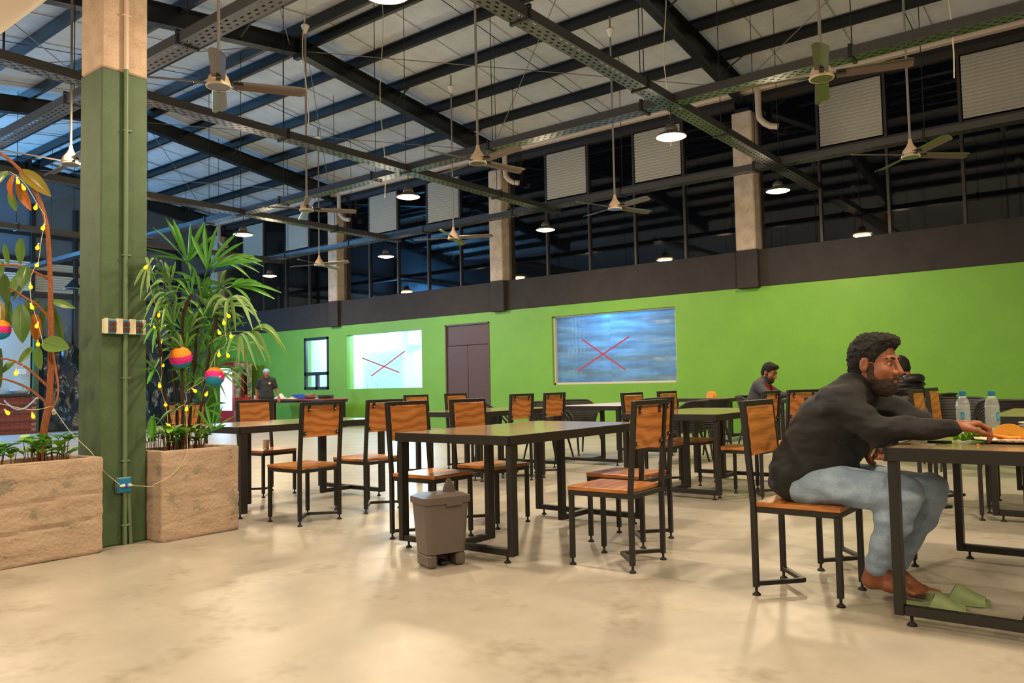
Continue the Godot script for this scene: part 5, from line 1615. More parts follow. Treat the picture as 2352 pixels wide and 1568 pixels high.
	for f in [[Vector3(3.358, 1.841, -5.797), Vector3(3.302, 2.104, -5.789), [Vector3(2.867, 2.139, -5.611), Vector3(2.898, 2.289, -5.559), Vector3(3.213, 2.467, -5.961), Vector3(3.187, 2.422, -5.796), Vector3(3.277, 2.398, -5.707), Vector3(3.380, 2.416, -5.677), Vector3(3.433, 2.314, -5.629), Vector3(2.884, 2.081, -5.594)], 0, 0.02, 0.036], [Vector3(3.383, 1.804, -5.744), Vector3(3.371, 2.038, -5.625), [Vector3(3.298, 2.308, -5.725), Vector3(3.379, 2.388, -5.675), Vector3(3.402, 2.371, -5.529), Vector3(3.502, 2.312, -5.419), Vector3(3.522, 2.238, -5.352), Vector3(3.576, 2.134, -5.307), Vector3(3.667, 2.101, -5.349)], 0, 0.04, 0.038], [Vector3(3.419, 1.841, -5.743), Vector3(3.475, 2.107, -5.649), [Vector3(3.686, 2.104, -5.353), Vector3(3.739, 2.075, -5.419), Vector3(3.715, 2.026, -5.443), Vector3(3.662, 2.144, -5.428), Vector3(3.618, 1.966, -5.423)], 2, 0.12, 0.024], [Vector3(3.442, 1.698, -5.658), Vector3(3.458, 1.787, -5.471), [Vector3(3.380, 1.690, -5.689), Vector3(3.384, 1.669, -5.574), Vector3(3.411, 1.754, -5.515), Vector3(3.436, 1.557, -5.478), Vector3(3.537, 1.549, -5.501), Vector3(3.578, 1.562, -5.335), Vector3(3.606, 1.551, -5.253), Vector3(3.542, 1.744, -5.362)], 3, 0.35, 0.032], [Vector3(3.433, 1.770, -5.703), Vector3(3.514, 1.908, -5.518), [Vector3(3.723, 1.842, -5.170), Vector3(3.735, 1.804, -5.272), Vector3(3.656, 1.919, -5.323), Vector3(3.618, 1.941, -5.336), Vector3(3.631, 1.797, -5.443), Vector3(3.598, 1.970, -5.480)], 1, 0.08, 0.030], [Vector3(3.194, 1.810, -5.976), Vector3(2.890, 2.005, -5.593), [Vector3(2.828, 1.872, -5.684), Vector3(2.858, 1.760, -5.655), Vector3(2.888, 1.816, -5.612), Vector3(3.014, 1.912, -5.768), Vector3(3.030, 2.075, -5.734), Vector3(2.875, 2.075, -5.607)], 3, 0.20, 0.026], [Vector3(3.455, 1.494, -5.679), Vector3(3.592, 1.545, -5.386), [Vector3(3.711, 1.437, -5.190), Vector3(3.735, 1.401, -5.136), Vector3(3.821, 1.352, -5.220), Vector3(3.676, 1.294, -5.253), Vector3(3.652, 1.280, -5.356), Vector3(3.645, 1.448, -5.321), Vector3(3.741, 1.514, -5.231)], 2, 0.30, 0.026], [Vector3(3.427, 1.460, -5.694), Vector3(3.501, 1.516, -5.422), [Vector3(3.547, 1.315, -5.406), Vector3(3.534, 1.299, -5.456), Vector3(3.559, 1.294, -5.281), Vector3(3.663, 1.312, -5.292), Vector3(3.439, 1.333, -5.473)], 3, 0.35, 0.026], [Vector3(3.073, 1.158, -5.758), Vector3(3.039, 1.264, -5.792), [Vector3(2.871, 1.343, -5.676), Vector3(2.913, 1.373, -5.619), Vector3(3.169, 1.369, -5.928), Vector3(2.874, 1.239, -5.681), Vector3(2.907, 1.152, -5.645)], 1, 0.05, 0.028], [Vector3(3.440, 0.675, -5.779), Vector3(3.442, 0.779, -5.676), [Vector3(3.344, 0.966, -5.753), Vector3(3.423, 0.997, -5.737), Vector3(3.463, 1.009, -5.650), Vector3(3.452, 0.982, -5.541), Vector3(3.529, 0.895, -5.498), Vector3(3.506, 0.828, -5.580)], 1, 0.03, 0.022], [Vector3(3.246, 0.801, -6.016), Vector3(2.938, 0.911, -5.627), [Vector3(2.919, 0.764, -5.664), Vector3(2.933, 0.732, -5.648), Vector3(3.049, 0.718, -5.826), Vector3(3.064, 0.767, -5.803)], 1, 0.25, 0.030], [Vector3(3.407, 1.018, -5.772), Vector3(3.389, 1.180, -5.644), [Vector3(3.589, 1.086, -5.460), Vector3(3.514, 1.131, -5.472), Vector3(3.487, 1.032, -5.549), Vector3(3.328, 1.105, -5.776), Vector3(3.451, 0.982, -5.612), Vector3(3.569, 1.146, -5.412)], 2, 0.30, 0.020], [Vector3(3.400, 1.706, -5.805), Vector3(3.412, 1.935, -5.826), [Vector3(3.311, 2.051, -6.039), Vector3(3.322, 2.160, -5.895), Vector3(3.051, 1.911, -5.721), Vector3(3.539, 1.816, -5.754), Vector3(3.516, 1.925, -5.624), Vector3(3.360, 2.087, -5.833)], 4, 0.10, 0.030], [Vector3(3.269, 1.639, -5.929), Vector3(3.246, 1.806, -5.887), [Vector3(2.874, 1.760, -5.635), Vector3(2.901, 1.853, -5.593), Vector3(3.223, 1.985, -5.978), Vector3(3.298, 1.945, -5.852), Vector3(3.347, 1.767, -5.746), Vector3(3.037, 1.682, -5.758), Vector3(2.886, 1.690, -5.626)], 2, 0.20, 0.024], [Vector3(3.279, 1.571, -5.946), Vector3(3.262, 1.778, -5.950), [Vector3(2.878, 1.617, -5.642), Vector3(2.909, 1.569, -5.607), Vector3(3.318, 1.621, -5.887), Vector3(3.364, 1.672, -5.839), Vector3(3.061, 1.551, -5.739), Vector3(3.381, 1.634, -5.772)], 2, 0.25, 0.022], [Vector3(3.407, 1.396, -5.817), Vector3(3.410, 1.588, -5.842), [Vector3(3.270, 1.708, -5.932), Vector3(3.343, 1.782, -5.931), Vector3(3.468, 1.764, -5.824), Vector3(3.465, 1.700, -5.664), Vector3(3.514, 1.529, -5.652), Vector3(3.369, 1.472, -5.977), Vector3(3.498, 1.415, -5.812)], 4, 0.12, 0.030], [Vector3(3.416, 1.463, -5.770), Vector3(3.413, 1.668, -5.733), [Vector3(3.358, 1.809, -5.829), Vector3(3.393, 1.830, -5.637), Vector3(3.501, 1.806, -5.660), Vector3(3.558, 1.635, -5.660), Vector3(3.522, 1.464, -5.726)], 1, 0.15, 0.028], [Vector3(3.252, 1.712, -5.998), Vector3(3.256, 1.959, -6.039), [Vector3(2.907, 1.979, -5.574), Vector3(3.036, 2.074, -5.726), Vector3(3.309, 2.104, -6.037), Vector3(2.890, 1.885, -5.604), Vector3(2.913, 1.758, -5.585)], 4, 0.15, 0.028], [Vector3(3.454, 1.705, -5.740), Vector3(3.525, 1.915, -5.699), [Vector3(3.589, 2.062, -5.708), Vector3(3.626, 1.986, -5.613), Vector3(3.613, 1.904, -5.504), Vector3(3.586, 1.805, -5.583), Vector3(3.529, 1.784, -5.800)], 4, 0.15, 0.026], [Vector3(3.316, 1.432, -5.882), Vector3(3.289, 1.565, -5.836), [Vector3(3.178, 1.632, -5.893), Vector3(3.251, 1.721, -5.897), Vector3(3.332, 1.699, -5.751), Vector3(3.173, 1.464, -5.916), Vector3(3.345, 1.429, -5.805)], 0, 0.20, 0.026], [Vector3(3.461, 1.257, -5.751), Vector3(3.506, 1.428, -5.701), [Vector3(3.404, 1.529, -5.718), Vector3(3.514, 1.543, -5.591), Vector3(3.591, 1.458, -5.562), Vector3(3.539, 1.320, -5.571), Vector3(3.434, 1.255, -5.707), Vector3(3.641, 1.390, -5.549)], 0, 0.20, 0.026], [Vector3(3.384, 1.157, -5.873), Vector3(3.399, 1.295, -5.898), [Vector3(3.328, 1.404, -6.035), Vector3(3.402, 1.437, -5.969), Vector3(3.432, 1.395, -5.764), Vector3(3.298, 1.264, -6.014), Vector3(3.472, 1.223, -5.769)], 4, 0.20, 0.026], [Vector3(3.478, 1.118, -5.717), Vector3(3.526, 1.219, -5.611), [Vector3(3.618, 1.250, -5.514), Vector3(3.643, 1.181, -5.464), Vector3(3.628, 1.114, -5.590), Vector3(3.478, 1.083, -5.656)], 0, 0.25, 0.022], [Vector3(3.348, 0.797, -5.906), Vector3(3.339, 0.935, -5.859), [Vector3(3.242, 0.989, -5.878), Vector3(3.250, 0.886, -6.023), Vector3(3.061, 0.849, -5.799), Vector3(3.390, 1.001, -5.819)], 4, 0.20, 0.026], [Vector3(3.437, 0.811, -5.824), Vector3(3.462, 0.947, -5.815), [Vector3(3.416, 1.087, -5.864), Vector3(3.533, 1.066, -5.807), Vector3(3.571, 0.995, -5.683), Vector3(3.559, 0.875, -5.725)], 0, 0.10, 0.022], [Vector3(3.478, 1.566, -5.716), Vector3(3.536, 1.723, -5.686), [Vector3(3.621, 1.802, -5.516), Vector3(3.711, 1.718, -5.474), Vector3(3.710, 1.627, -5.415), Vector3(3.666, 1.601, -5.586), Vector3(3.584, 1.566, -5.641)], 2, 0.25, 0.024], [Vector3(3.065, 1.420, -5.745), Vector3(3.051, 1.551, -5.752), [Vector3(2.883, 1.444, -5.651), Vector3(2.871, 1.539, -5.658), Vector3(2.907, 1.616, -5.605), Vector3(3.221, 1.635, -5.906), Vector3(2.924, 1.379, -5.604)], 1, 0.25, 0.024], [Vector3(3.479, 1.324, -5.687), Vector3(3.593, 1.420, -5.476), [Vector3(3.695, 1.419, -5.394), Vector3(3.734, 1.348, -5.337), Vector3(3.627, 1.246, -5.353), Vector3(3.634, 1.215, -5.480), Vector3(3.523, 1.250, -5.487)], 3, 0.35, 0.022], [Vector3(3.372, 0.863, -5.952), Vector3(3.403, 1.105, -6.041), [Vector3(3.340, 1.301, -6.019), Vector3(3.429, 1.305, -6.011), Vector3(3.455, 1.270, -5.901), Vector3(3.529, 1.210, -5.956), Vector3(3.551, 1.128, -5.845), Vector3(3.506, 1.045, -5.875)], 2, 0.13, 0.027], [Vector3(3.347, 1.592, -5.844), Vector3(3.339, 1.829, -5.803), [Vector3(3.056, 1.804, -5.724), Vector3(3.180, 1.908, -5.891), Vector3(3.262, 1.987, -5.939), Vector3(3.259, 2.012, -5.788), Vector3(3.320, 2.020, -5.731)], 1, 0.16, 0.027], [Vector3(3.351, 1.311, -5.871), Vector3(3.343, 1.551, -5.849), [Vector3(3.316, 1.738, -5.969), Vector3(3.355, 1.746, -5.857), Vector3(3.369, 1.719, -5.737), Vector3(3.403, 1.667, -5.674), Vector3(3.501, 1.605, -5.749)], 2, 0.18, 0.027], [Vector3(3.289, 1.699, -5.896), Vector3(3.221, 1.935, -5.900), [Vector3(3.022, 1.919, -5.757), Vector3(3.020, 1.987, -5.754), Vector3(3.023, 2.042, -5.746), Vector3(3.198, 2.114, -5.942), Vector3(3.230, 2.107, -5.840)], 2, 0.10, 0.027], [Vector3(3.415, 1.027, -5.796), Vector3(3.454, 1.264, -5.671), [Vector3(3.417, 1.470, -5.639), Vector3(3.478, 1.456, -5.585), Vector3(3.554, 1.410, -5.555), Vector3(3.560, 1.335, -5.494), Vector3(3.566, 1.250, -5.503)], 4, 0.10, 0.027], [Vector3(3.392, 1.465, -5.783), Vector3(3.418, 1.699, -5.663), [Vector3(3.314, 1.844, -5.700), Vector3(3.412, 1.884, -5.730), Vector3(3.448, 1.878, -5.642), Vector3(3.499, 1.847, -5.615), Vector3(3.530, 1.781, -5.497), Vector3(3.565, 1.714, -5.553), Vector3(3.530, 1.635, -5.529)], 4, 0.14, 0.027], [Vector3(3.333, 1.160, -5.868), Vector3(3.285, 1.396, -5.804), [Vector3(3.192, 1.332, -5.949), Vector3(3.056, 1.391, -5.760), Vector3(3.211, 1.472, -5.946), Vector3(3.195, 1.526, -5.884), Vector3(3.213, 1.556, -5.791), Vector3(3.259, 1.560, -5.717), Vector3(3.320, 1.538, -5.679)], 2, 0.14, 0.027], [Vector3(3.301, 1.365, -5.895), Vector3(3.231, 1.601, -5.872), [Vector3(3.035, 1.489, -5.778), Vector3(3.032, 1.586, -5.773), Vector3(3.029, 1.683, -5.769), Vector3(3.027, 1.763, -5.765), Vector3(3.139, 1.829, -5.856), Vector3(3.237, 1.845, -5.836), Vector3(3.332, 1.817, -5.813)], 2, 0.22, 0.027], [Vector3(3.371, 1.579, -5.814), Vector3(3.388, 1.816, -5.741), [Vector3(3.378, 2.003, -5.765), Vector3(3.414, 1.990, -5.676), Vector3(3.463, 1.951, -5.626), Vector3(3.465, 1.881, -5.546), Vector3(3.465, 1.807, -5.565), Vector3(3.484, 1.731, -5.548)], 4, 0.19, 0.027], [Vector3(3.430, 1.416, -5.816), Vector3(3.529, 1.661, -5.784), [Vector3(3.428, 1.870, -5.867), Vector3(3.479, 1.908, -5.800), Vector3(3.593, 1.911, -5.766), Vector3(3.610, 1.850, -5.584), Vector3(3.643, 1.771, -5.572), Vector3(3.657, 1.671, -5.568)], 2, 0.17, 0.027], [Vector3(3.365, 1.142, -5.925), Vector3(3.391, 1.387, -5.991), [Vector3(3.037, 1.428, -5.781), Vector3(3.065, 1.509, -5.738), Vector3(3.293, 1.594, -6.039), Vector3(3.374, 1.621, -5.989), Vector3(3.409, 1.598, -5.843), Vector3(3.522, 1.553, -5.907), Vector3(3.536, 1.465, -5.769)], 2, 0.25, 0.027], [Vector3(3.444, 1.275, -5.756), Vector3(3.526, 1.512, -5.616), [Vector3(3.476, 1.656, -5.768), Vector3(3.491, 1.693, -5.689), Vector3(3.544, 1.701, -5.616), Vector3(3.570, 1.674, -5.539), Vector3(3.662, 1.627, -5.533)], 4, 0.21, 0.027], [Vector3(3.408, 1.145, -5.856), Vector3(3.472, 1.388, -5.841), [Vector3(3.282, 1.427, -5.994), Vector3(3.368, 1.517, -6.002), Vector3(3.360, 1.578, -5.920), Vector3(3.459, 1.612, -5.878), Vector3(3.524, 1.605, -5.808), Vector3(3.537, 1.553, -5.667), Vector3(3.563, 1.480, -5.649)], 0, 0.19, 0.027], [Vector3(3.309, 1.321, -5.916), Vector3(3.255, 1.561, -5.931), [Vector3(3.032, 1.586, -5.773), Vector3(3.029, 1.678, -5.769), Vector3(3.027, 1.748, -5.765), Vector3(3.218, 1.809, -5.934), Vector3(3.328, 1.808, -5.924)], 4, 0.09, 0.027], [Vector3(3.349, 1.100, -5.916), Vector3(3.344, 1.343, -5.947), [Vector3(3.047, 1.388, -5.771), Vector3(3.064, 1.460, -5.743), Vector3(3.284, 1.532, -6.001), Vector3(3.317, 1.549, -5.915), Vector3(3.405, 1.537, -5.905), Vector3(3.440, 1.486, -5.861)], 0, 0.13, 0.027], [Vector3(3.397, 0.890, -5.867), Vector3(3.432, 1.130, -5.832), [Vector3(3.250, 1.161, -5.985), Vector3(3.256, 1.259, -5.987), Vector3(3.340, 1.335, -5.971), Vector3(3.427, 1.376, -5.918), Vector3(3.467, 1.371, -5.800), Vector3(3.519, 1.325, -5.688)], 0, 0.24, 0.027]]:
		var root: Vector3 = f[0] - pb
		var hub: Vector3 = f[1] - pb
		var mid := (root + hub) * 0.5 + Vector3(0, 0.03, 0)
		var fr := part(p, "frond", tube_mesh(spline([root, mid, hub], 8), 0.004, 5), M.palms[f[3]])
		for tip0 in f[2]:
			var tip: Vector3 = tip0 - pb
			var d := tip - hub
			var L := d.length()
			var face := Vector3(-0.7 + rng.randf_range(-0.5, 0.5), rng.randf_range(0.0, 0.9), 0.55 + rng.randf_range(-0.5, 0.5)).normalized()
			var side := d.cross(face).normalized()
			var up := side.cross(d).normalized()
			if up.y < 0:
				up = -up
			var st := begin()
			var w: float = f[5] * rng.randf_range(0.85, 1.1)
			var arch: float = f[4] * L
			sheet(st, func(u, v):
				var s: float = (u - 0.5) * 2.0
				var prof: float = (0.35 + 0.65 * smoothstep(0.0, 0.45, v)) * (1.0 - 0.75 * smoothstep(0.72, 1.0, v))
				return hub + d * v + Vector3.UP * arch * sin(v * PI) + side * s * w * 0.5 * prof + up * (0.25 * w * abs(s) * prof), 4, 9)
			part(fr, "leaflet", st.commit(), M.palms[f[3]])

func honeycomb_ball(at: Vector3, r: float, tilt: float, label: String):
	var t := thing("paper_ball", label, "paper ball", at, 0.0, "honeycomb paper balls")
	var cols := [hexmat("ef8a12", 0.7), hexmat("e0208a", 0.7), hexmat("1889b8", 0.7)]
	var bas := Basis(Vector3(0.6, 0, 0.8), tilt)
	for k in 3:
		var y0: float = [0.3, -0.35, -1.0][k]
		var y1: float = [1.0, 0.3, -0.35][k]
		var st := begin()
		sheet(st, func(u, v):
			var y: float = lerp(y0, y1, v)
			var a: float = u * TAU
			var rad: float = sqrt(max(0.0, 1.0 - y * y))
			var cell: float = 1.0 - 0.07 * abs(sin(a * 11.0 + (0.5 * PI if int(v * 4.0) % 2 == 1 else 0.0))) * rad
			return bas * (Vector3(cos(a) * rad, y, -sin(a) * rad) * r * cell), 66, 8)
		part(t, ["top_layer", "middle_layer", "bottom_layer"][k], st.commit(), cols[k])
	part(t, "thread", tube_mesh([Vector3(0, r, 0), Vector3(0, r + 0.09, 0)], 0.0015, 4), M.white)

func string_lights(label: String, bulbs: Array, wires: Array, seed_: int):
	var t := thing("string_lights", label, "string lights", bulbs[0], 0.0, "yellow bulb string lights")
	var o: Vector3 = bulbs[0]
	for w in wires:
		part(t, "wire", tube_mesh(spline(shifted(w, o), 24), 0.0022, 5), M.cream)
	rng.seed = seed_
	var bm := lathe_mesh([Vector2(0.0, -0.034), Vector2(0.01, -0.031), Vector2(0.0155, -0.02), Vector2(0.013, -0.006), Vector2(0.007, 0.006), Vector2(0.006, 0.012), Vector2(0.0, 0.012)], 14)
	var cm := lathe_mesh([Vector2(0.007, 0.01), Vector2(0.007, 0.024), Vector2(0.0, 0.026)], 10)
	for b in bulbs:
		var turn := Basis.from_scale(Vector3.ONE * 0.85) * Basis(Vector3(rng.randf_range(-1, 1), 0, rng.randf_range(-1, 1)).normalized(), rng.randf_range(0.0, 0.9))
		var bb := part(t, "bulb", bm, M.bulb, b - o, turn)
		part(bb, "cap", cm, M.cream)

func build_string_lights():
	string_lights("string of yellow bulbs wound round the rubber plant", [Vector3(2.151, 2.564, -5.950), Vector3(2.176, 2.519, -5.922), Vector3(2.235, 2.383, -5.858), Vector3(2.271, 2.242, -5.825), Vector3(2.251, 2.109, -5.862), Vector3(2.252, 1.984, -5.870), Vector3(2.227, 1.842, -5.915), Vector3(2.235, 1.702, -5.917), Vector3(2.264, 1.573, -5.891), Vector3(2.270, 1.448, -5.895), Vector3(2.184, 1.254, -6.022), Vector3(2.151, 0.982, -6.087), Vector3(2.262, 0.957, -5.947)], [[Vector3(2.120, 2.625, -6.001), Vector3(2.154, 2.591, -5.960), Vector3(2.193, 2.530, -5.916), Vector3(2.244, 2.400, -5.861), Vector3(2.280, 2.304, -5.823), Vector3(2.268, 2.155, -5.852), Vector3(2.260, 2.006, -5.876), Vector3(2.233, 1.918, -5.918), Vector3(2.233, 1.769, -5.930), Vector3(2.255, 1.649, -5.912), Vector3(2.272, 1.574, -5.897), Vector3(2.294, 1.454, -5.879), Vector3(2.299, 1.424, -5.876)], [Vector3(2.228, 1.307, -5.976), Vector3(2.192, 1.278, -6.025), Vector3(2.184, 1.300, -6.033)], [Vector3(2.089, 1.052, -6.177), Vector3(2.154, 1.026, -6.096), Vector3(2.265, 0.990, -5.956), Vector3(2.344, 1.011, -5.854)], [Vector3(2.351, 0.999, -5.845), Vector3(2.373, 0.953, -5.822), Vector3(2.422, 0.839, -5.753), Vector3(2.461, 0.764, -5.677), Vector3(2.474, 0.694, -5.538), Vector3(2.575, 0.571, -5.602), Vector3(2.706, 0.500, -5.779), Vector3(2.775, 0.420, -5.730)]], 3)
	string_lights("string of yellow bulbs hung in the palm", [Vector3(3.063, 1.472, -5.743), Vector3(3.141, 1.310, -5.869), Vector3(3.065, 1.149, -5.769), Vector3(3.165, 1.002, -5.865), Vector3(3.180, 0.841, -5.860), Vector3(3.267, 0.969, -5.738), Vector3(3.296, 1.104, -5.689), Vector3(3.364, 1.232, -5.590), Vector3(3.412, 1.217, -5.530), Vector3(3.407, 1.381, -5.522), Vector3(3.447, 1.373, -5.472), Vector3(3.358, 1.076, -5.611), Vector3(3.459, 1.519, -5.444), Vector3(3.402, 1.548, -5.514), Vector3(3.047, 1.679, -5.745), Vector3(3.028, 1.591, -5.778), Vector3(2.880, 2.009, -5.605), Vector3(3.423, 1.624, -5.481), Vector3(3.440, 1.674, -5.455)], [[Vector3(2.880, 2.009, -5.605), Vector3(2.901, 1.853, -5.593), Vector3(3.037, 1.699, -5.757), Vector3(3.031, 1.601, -5.773), Vector3(3.055, 1.502, -5.752), Vector3(3.141, 1.427, -5.875), Vector3(3.068, 1.322, -5.750), Vector3(3.147, 1.227, -5.885), Vector3(3.069, 1.142, -5.764), Vector3(3.165, 1.025, -5.879), Vector3(3.180, 0.925, -5.868), Vector3(3.187, 0.841, -5.867)], [Vector3(3.187, 0.841, -5.867), Vector3(3.215, 0.863, -5.829), Vector3(3.221, 0.957, -5.814), Vector3(3.269, 1.005, -5.748), Vector3(3.264, 1.089, -5.746), Vector3(3.290, 1.121, -5.710), Vector3(3.350, 1.186, -5.628), Vector3(3.406, 1.402, -5.538), Vector3(3.446, 1.451, -5.483), Vector3(3.431, 1.601, -5.489), Vector3(3.446, 1.678, -5.464)], [Vector3(3.270, 0.955, -5.750), Vector3(3.277, 0.788, -5.756), Vector3(3.287, 0.653, -5.755)], [Vector3(3.277, 0.788, -5.756), Vector3(3.184, 0.680, -5.585), Vector3(3.177, 0.619, -5.585), Vector3(3.115, 0.528, -5.585), Vector3(3.015, 0.459, -5.585), Vector3(2.917, 0.426, -5.585), Vector3(2.950, 0.410, -5.620), Vector3(2.835, 0.425, -5.730)]], 4)
	single("cable_switch", box_mesh(Vector3(0.022, 0.04, 0.016), 0.003), M.white, "small white inline box on the string light cable", "switch box", [Vector3(2.151, 2.564, -5.950), Vector3(2.176, 2.519, -5.922), Vector3(2.235, 2.383, -5.858), Vector3(2.271, 2.242, -5.825), Vector3(2.251, 2.109, -5.862), Vector3(2.252, 1.984, -5.870), Vector3(2.227, 1.842, -5.915), Vector3(2.235, 1.702, -5.917), Vector3(2.264, 1.573, -5.891), Vector3(2.270, 1.448, -5.895), Vector3(2.184, 1.254, -6.022), Vector3(2.151, 0.982, -6.087), Vector3(2.262, 0.957, -5.947)][12] + Vector3(0.155, 0.01, -0.05), Basis(Vector3(0.8, 0, 0.6), 0.6))
	honeycomb_ball(Vector3(3.243, 1.355, -5.784), 0.086, 0.35, "orange, pink and blue paper ball hanging high in the palm")
	honeycomb_ball(Vector3(3.409, 1.202, -5.585), 0.076, -0.4, "orange, pink and blue paper ball half hidden low in the palm")
	honeycomb_ball(Vector3(2.107, 1.543, -6.094), 0.07, 0.0, "orange and pink paper ball cut by the left edge")

# ==================================================================== people
# a distance field on a grid; limbs and ellipsoids are joined smoothly, then meshed as surface nets
class Blob:
	var o: Vector3
	var c: float
	var nx: int
	var ny: int
	var nz: int
	var f: PackedFloat32Array
	func _init(lo: Vector3, hi: Vector3, cell: float):
		o = lo
		c = cell
		nx = int((hi.x - lo.x) / cell) + 2
		ny = int((hi.y - lo.y) / cell) + 2
		nz = int((hi.z - lo.z) / cell) + 2
		f = PackedFloat32Array()
		f.resize(nx * ny * nz)
		f.fill(1.0)
	func span_of(lo: Vector3, hi: Vector3) -> Array:
		var a := ((lo - o) / c).floor()
		var b := ((hi - o) / c).ceil()
		return [clampi(int(a.x), 0, nx - 1), clampi(int(b.x), 0, nx - 1), clampi(int(a.y), 0, ny - 1), clampi(int(b.y), 0, ny - 1), clampi(int(a.z), 0, nz - 1), clampi(int(b.z), 0, nz - 1)]
	func cap(a: Vector3, b: Vector3, ra: float, rb: float, k := 0.03):
		var m := maxf(ra, rb) + k + c * 2.5
		var s := span_of(a.min(b) - Vector3.ONE * m, a.max(b) + Vector3.ONE * m)
		var ba := b - a
		var bb := maxf(ba.dot(ba), 1e-9)
		for iz in range(s[4], s[5] + 1):
			for iy in range(s[2], s[3] + 1):
				var i := (iz * ny + iy) * nx
				for ix in range(s[0], s[1] + 1):
					var p := o + Vector3(ix, iy, iz) * c - a
					var h := clampf(p.dot(ba) / bb, 0.0, 1.0)
					var d := (p - ba * h).length() - (ra + (rb - ra) * h)
					var e := f[i + ix]
					var t := maxf(k - absf(d - e), 0.0) / k
					f[i + ix] = minf(d, e) - t * t * k * 0.25
	func ell(p0: Vector3, r: Vector3, bas: Basis, k := 0.02, cut := false):
		var big := maxf(r.x, maxf(r.y, r.z)) + k + c * 2.5
		var s := span_of(p0 - Vector3.ONE * big, p0 + Vector3.ONE * big)
		var inv := bas.transposed()
		for iz in range(s[4], s[5] + 1):
			for iy in range(s[2], s[3] + 1):
				var i := (iz * ny + iy) * nx
				for ix in range(s[0], s[1] + 1):
					var p := inv * (o + Vector3(ix, iy, iz) * c - p0)
					var q := p / r
					var k0 := q.length()
					var k1 := (q / r).length()
					var d := -minf(r.x, minf(r.y, r.z)) if k1 < 1e-6 else k0 * (k0 - 1.0) / k1
					var e := f[i + ix]
					if cut:
						d = -d
						var t2 := maxf(k - absf(d - e), 0.0) / k
						f[i + ix] = maxf(d, e) + t2 * t2 * k * 0.25
					else:
						var t := maxf(k - absf(d - e), 0.0) / k
						f[i + ix] = minf(d, e) - t * t * k * 0.25
	func ripple(n: FastNoiseLite, amp: float, stretch: Vector3):
		var i := 0
		for iz in nz:
			for iy in ny:
				for ix in nx:
					if absf(f[i]) < 0.05:
						var p := (o + Vector3(ix, iy, iz) * c) * stretch
						f[i] += amp * n.get_noise_3d(p.x, p.y, p.z)
					i += 1
	func mesh(st: SurfaceTool):
		var id := PackedInt32Array()
		id.resize(nx * ny * nz)
		id.fill(-1)
		var vs := PackedVector3Array()
		var ns := PackedVector3Array()
		var sx := 1
		var sy := nx
		var sz := nx * ny
		var off := [0, sx, sy, sx + sy, sz, sx + sz, sy + sz, sx + sy + sz]
		var edges := [[0, 1], [2, 3], [4, 5], [6, 7], [0, 2], [1, 3], [4, 6], [5, 7], [0, 4], [1, 5], [2, 6], [3, 7]]
		var cp := [Vector3(0, 0, 0), Vector3(1, 0, 0), Vector3(0, 1, 0), Vector3(1, 1, 0), Vector3(0, 0, 1), Vector3(1, 0, 1), Vector3(0, 1, 1), Vector3(1, 1, 1)]
		for iz in nz - 1:
			for iy in ny - 1:
				var i := (iz * ny + iy) * nx
				for ix in nx - 1:
					if absf(f[i]) > c * 2.0:
						i += 1
						continue
					var v := [f[i], f[i + sx], f[i + sy], f[i + sx + sy], f[i + sz], f[i + sx + sz], f[i + sy + sz], f[i + sx + sy + sz]]
					var neg := 0
					for q in 8:
						if v[q] < 0.0:
							neg += 1
					if neg == 0 or neg == 8:
						i += 1
						continue
					var sum := Vector3.ZERO
					var cnt := 0
					for e in edges:
						var va: float = v[e[0]]
						var vb: float = v[e[1]]
						if (va < 0.0) != (vb < 0.0):
							sum += cp[e[0]].lerp(cp[e[1]], va / (va - vb))
							cnt += 1
					id[i] = vs.size()
					vs.append(o + (Vector3(ix, iy, iz) + sum / cnt) * c)
					ns.append(Vector3(v[1] + v[3] + v[5] + v[7] - v[0] - v[2] - v[4] - v[6], v[2] + v[3] + v[6] + v[7] - v[0] - v[1] - v[4] - v[5], v[4] + v[5] + v[6] + v[7] - v[0] - v[1] - v[2] - v[3]).normalized())
					i += 1
		for iz in range(1, nz - 1):
			for iy in range(1, ny - 1):
				for ix in range(1, nx - 1):
					var i := (iz * ny + iy) * nx + ix
					if id[i] < 0 and absf(f[i]) > c * 2.0:
						continue
					for ax in 3:
						var st1: int = [sx, sy, sz][ax]
						var u: int = [sy, sz, sx][ax]
						var w: int = [sz, sx, sy][ax]
						if (f[i] < 0.0) == (f[i + st1] < 0.0):
							continue
						var q := [id[i], id[i - u], id[i - u - w], id[i - w]]
						if q[0] < 0 or q[1] < 0 or q[2] < 0 or q[3] < 0:
							continue
						for t in [[0, 1, 2], [0, 2, 3]]:
							var a: int = q[t[0]]
							var b: int = q[t[1]]
							var d: int = q[t[2]]
							if (vs[d] - vs[a]).cross(vs[b] - vs[a]).dot(ns[a] + ns[b] + ns[d]) < 0.0:
								var z := b
								b = d
								d = z
							st.set_normal(ns[a]); st.add_vertex(vs[a])
							st.set_normal(ns[b]); st.add_vertex(vs[b])
							st.set_normal(ns[d]); st.add_vertex(vs[d])

func bounds(pts: Array, m: float) -> Array:
	var lo: Vector3 = pts[0]
	var hi: Vector3 = pts[0]
	for p in pts:
		lo = lo.min(p)
		hi = hi.max(p)
	return [lo - Vector3.ONE * m, hi + Vector3.ONE * m]

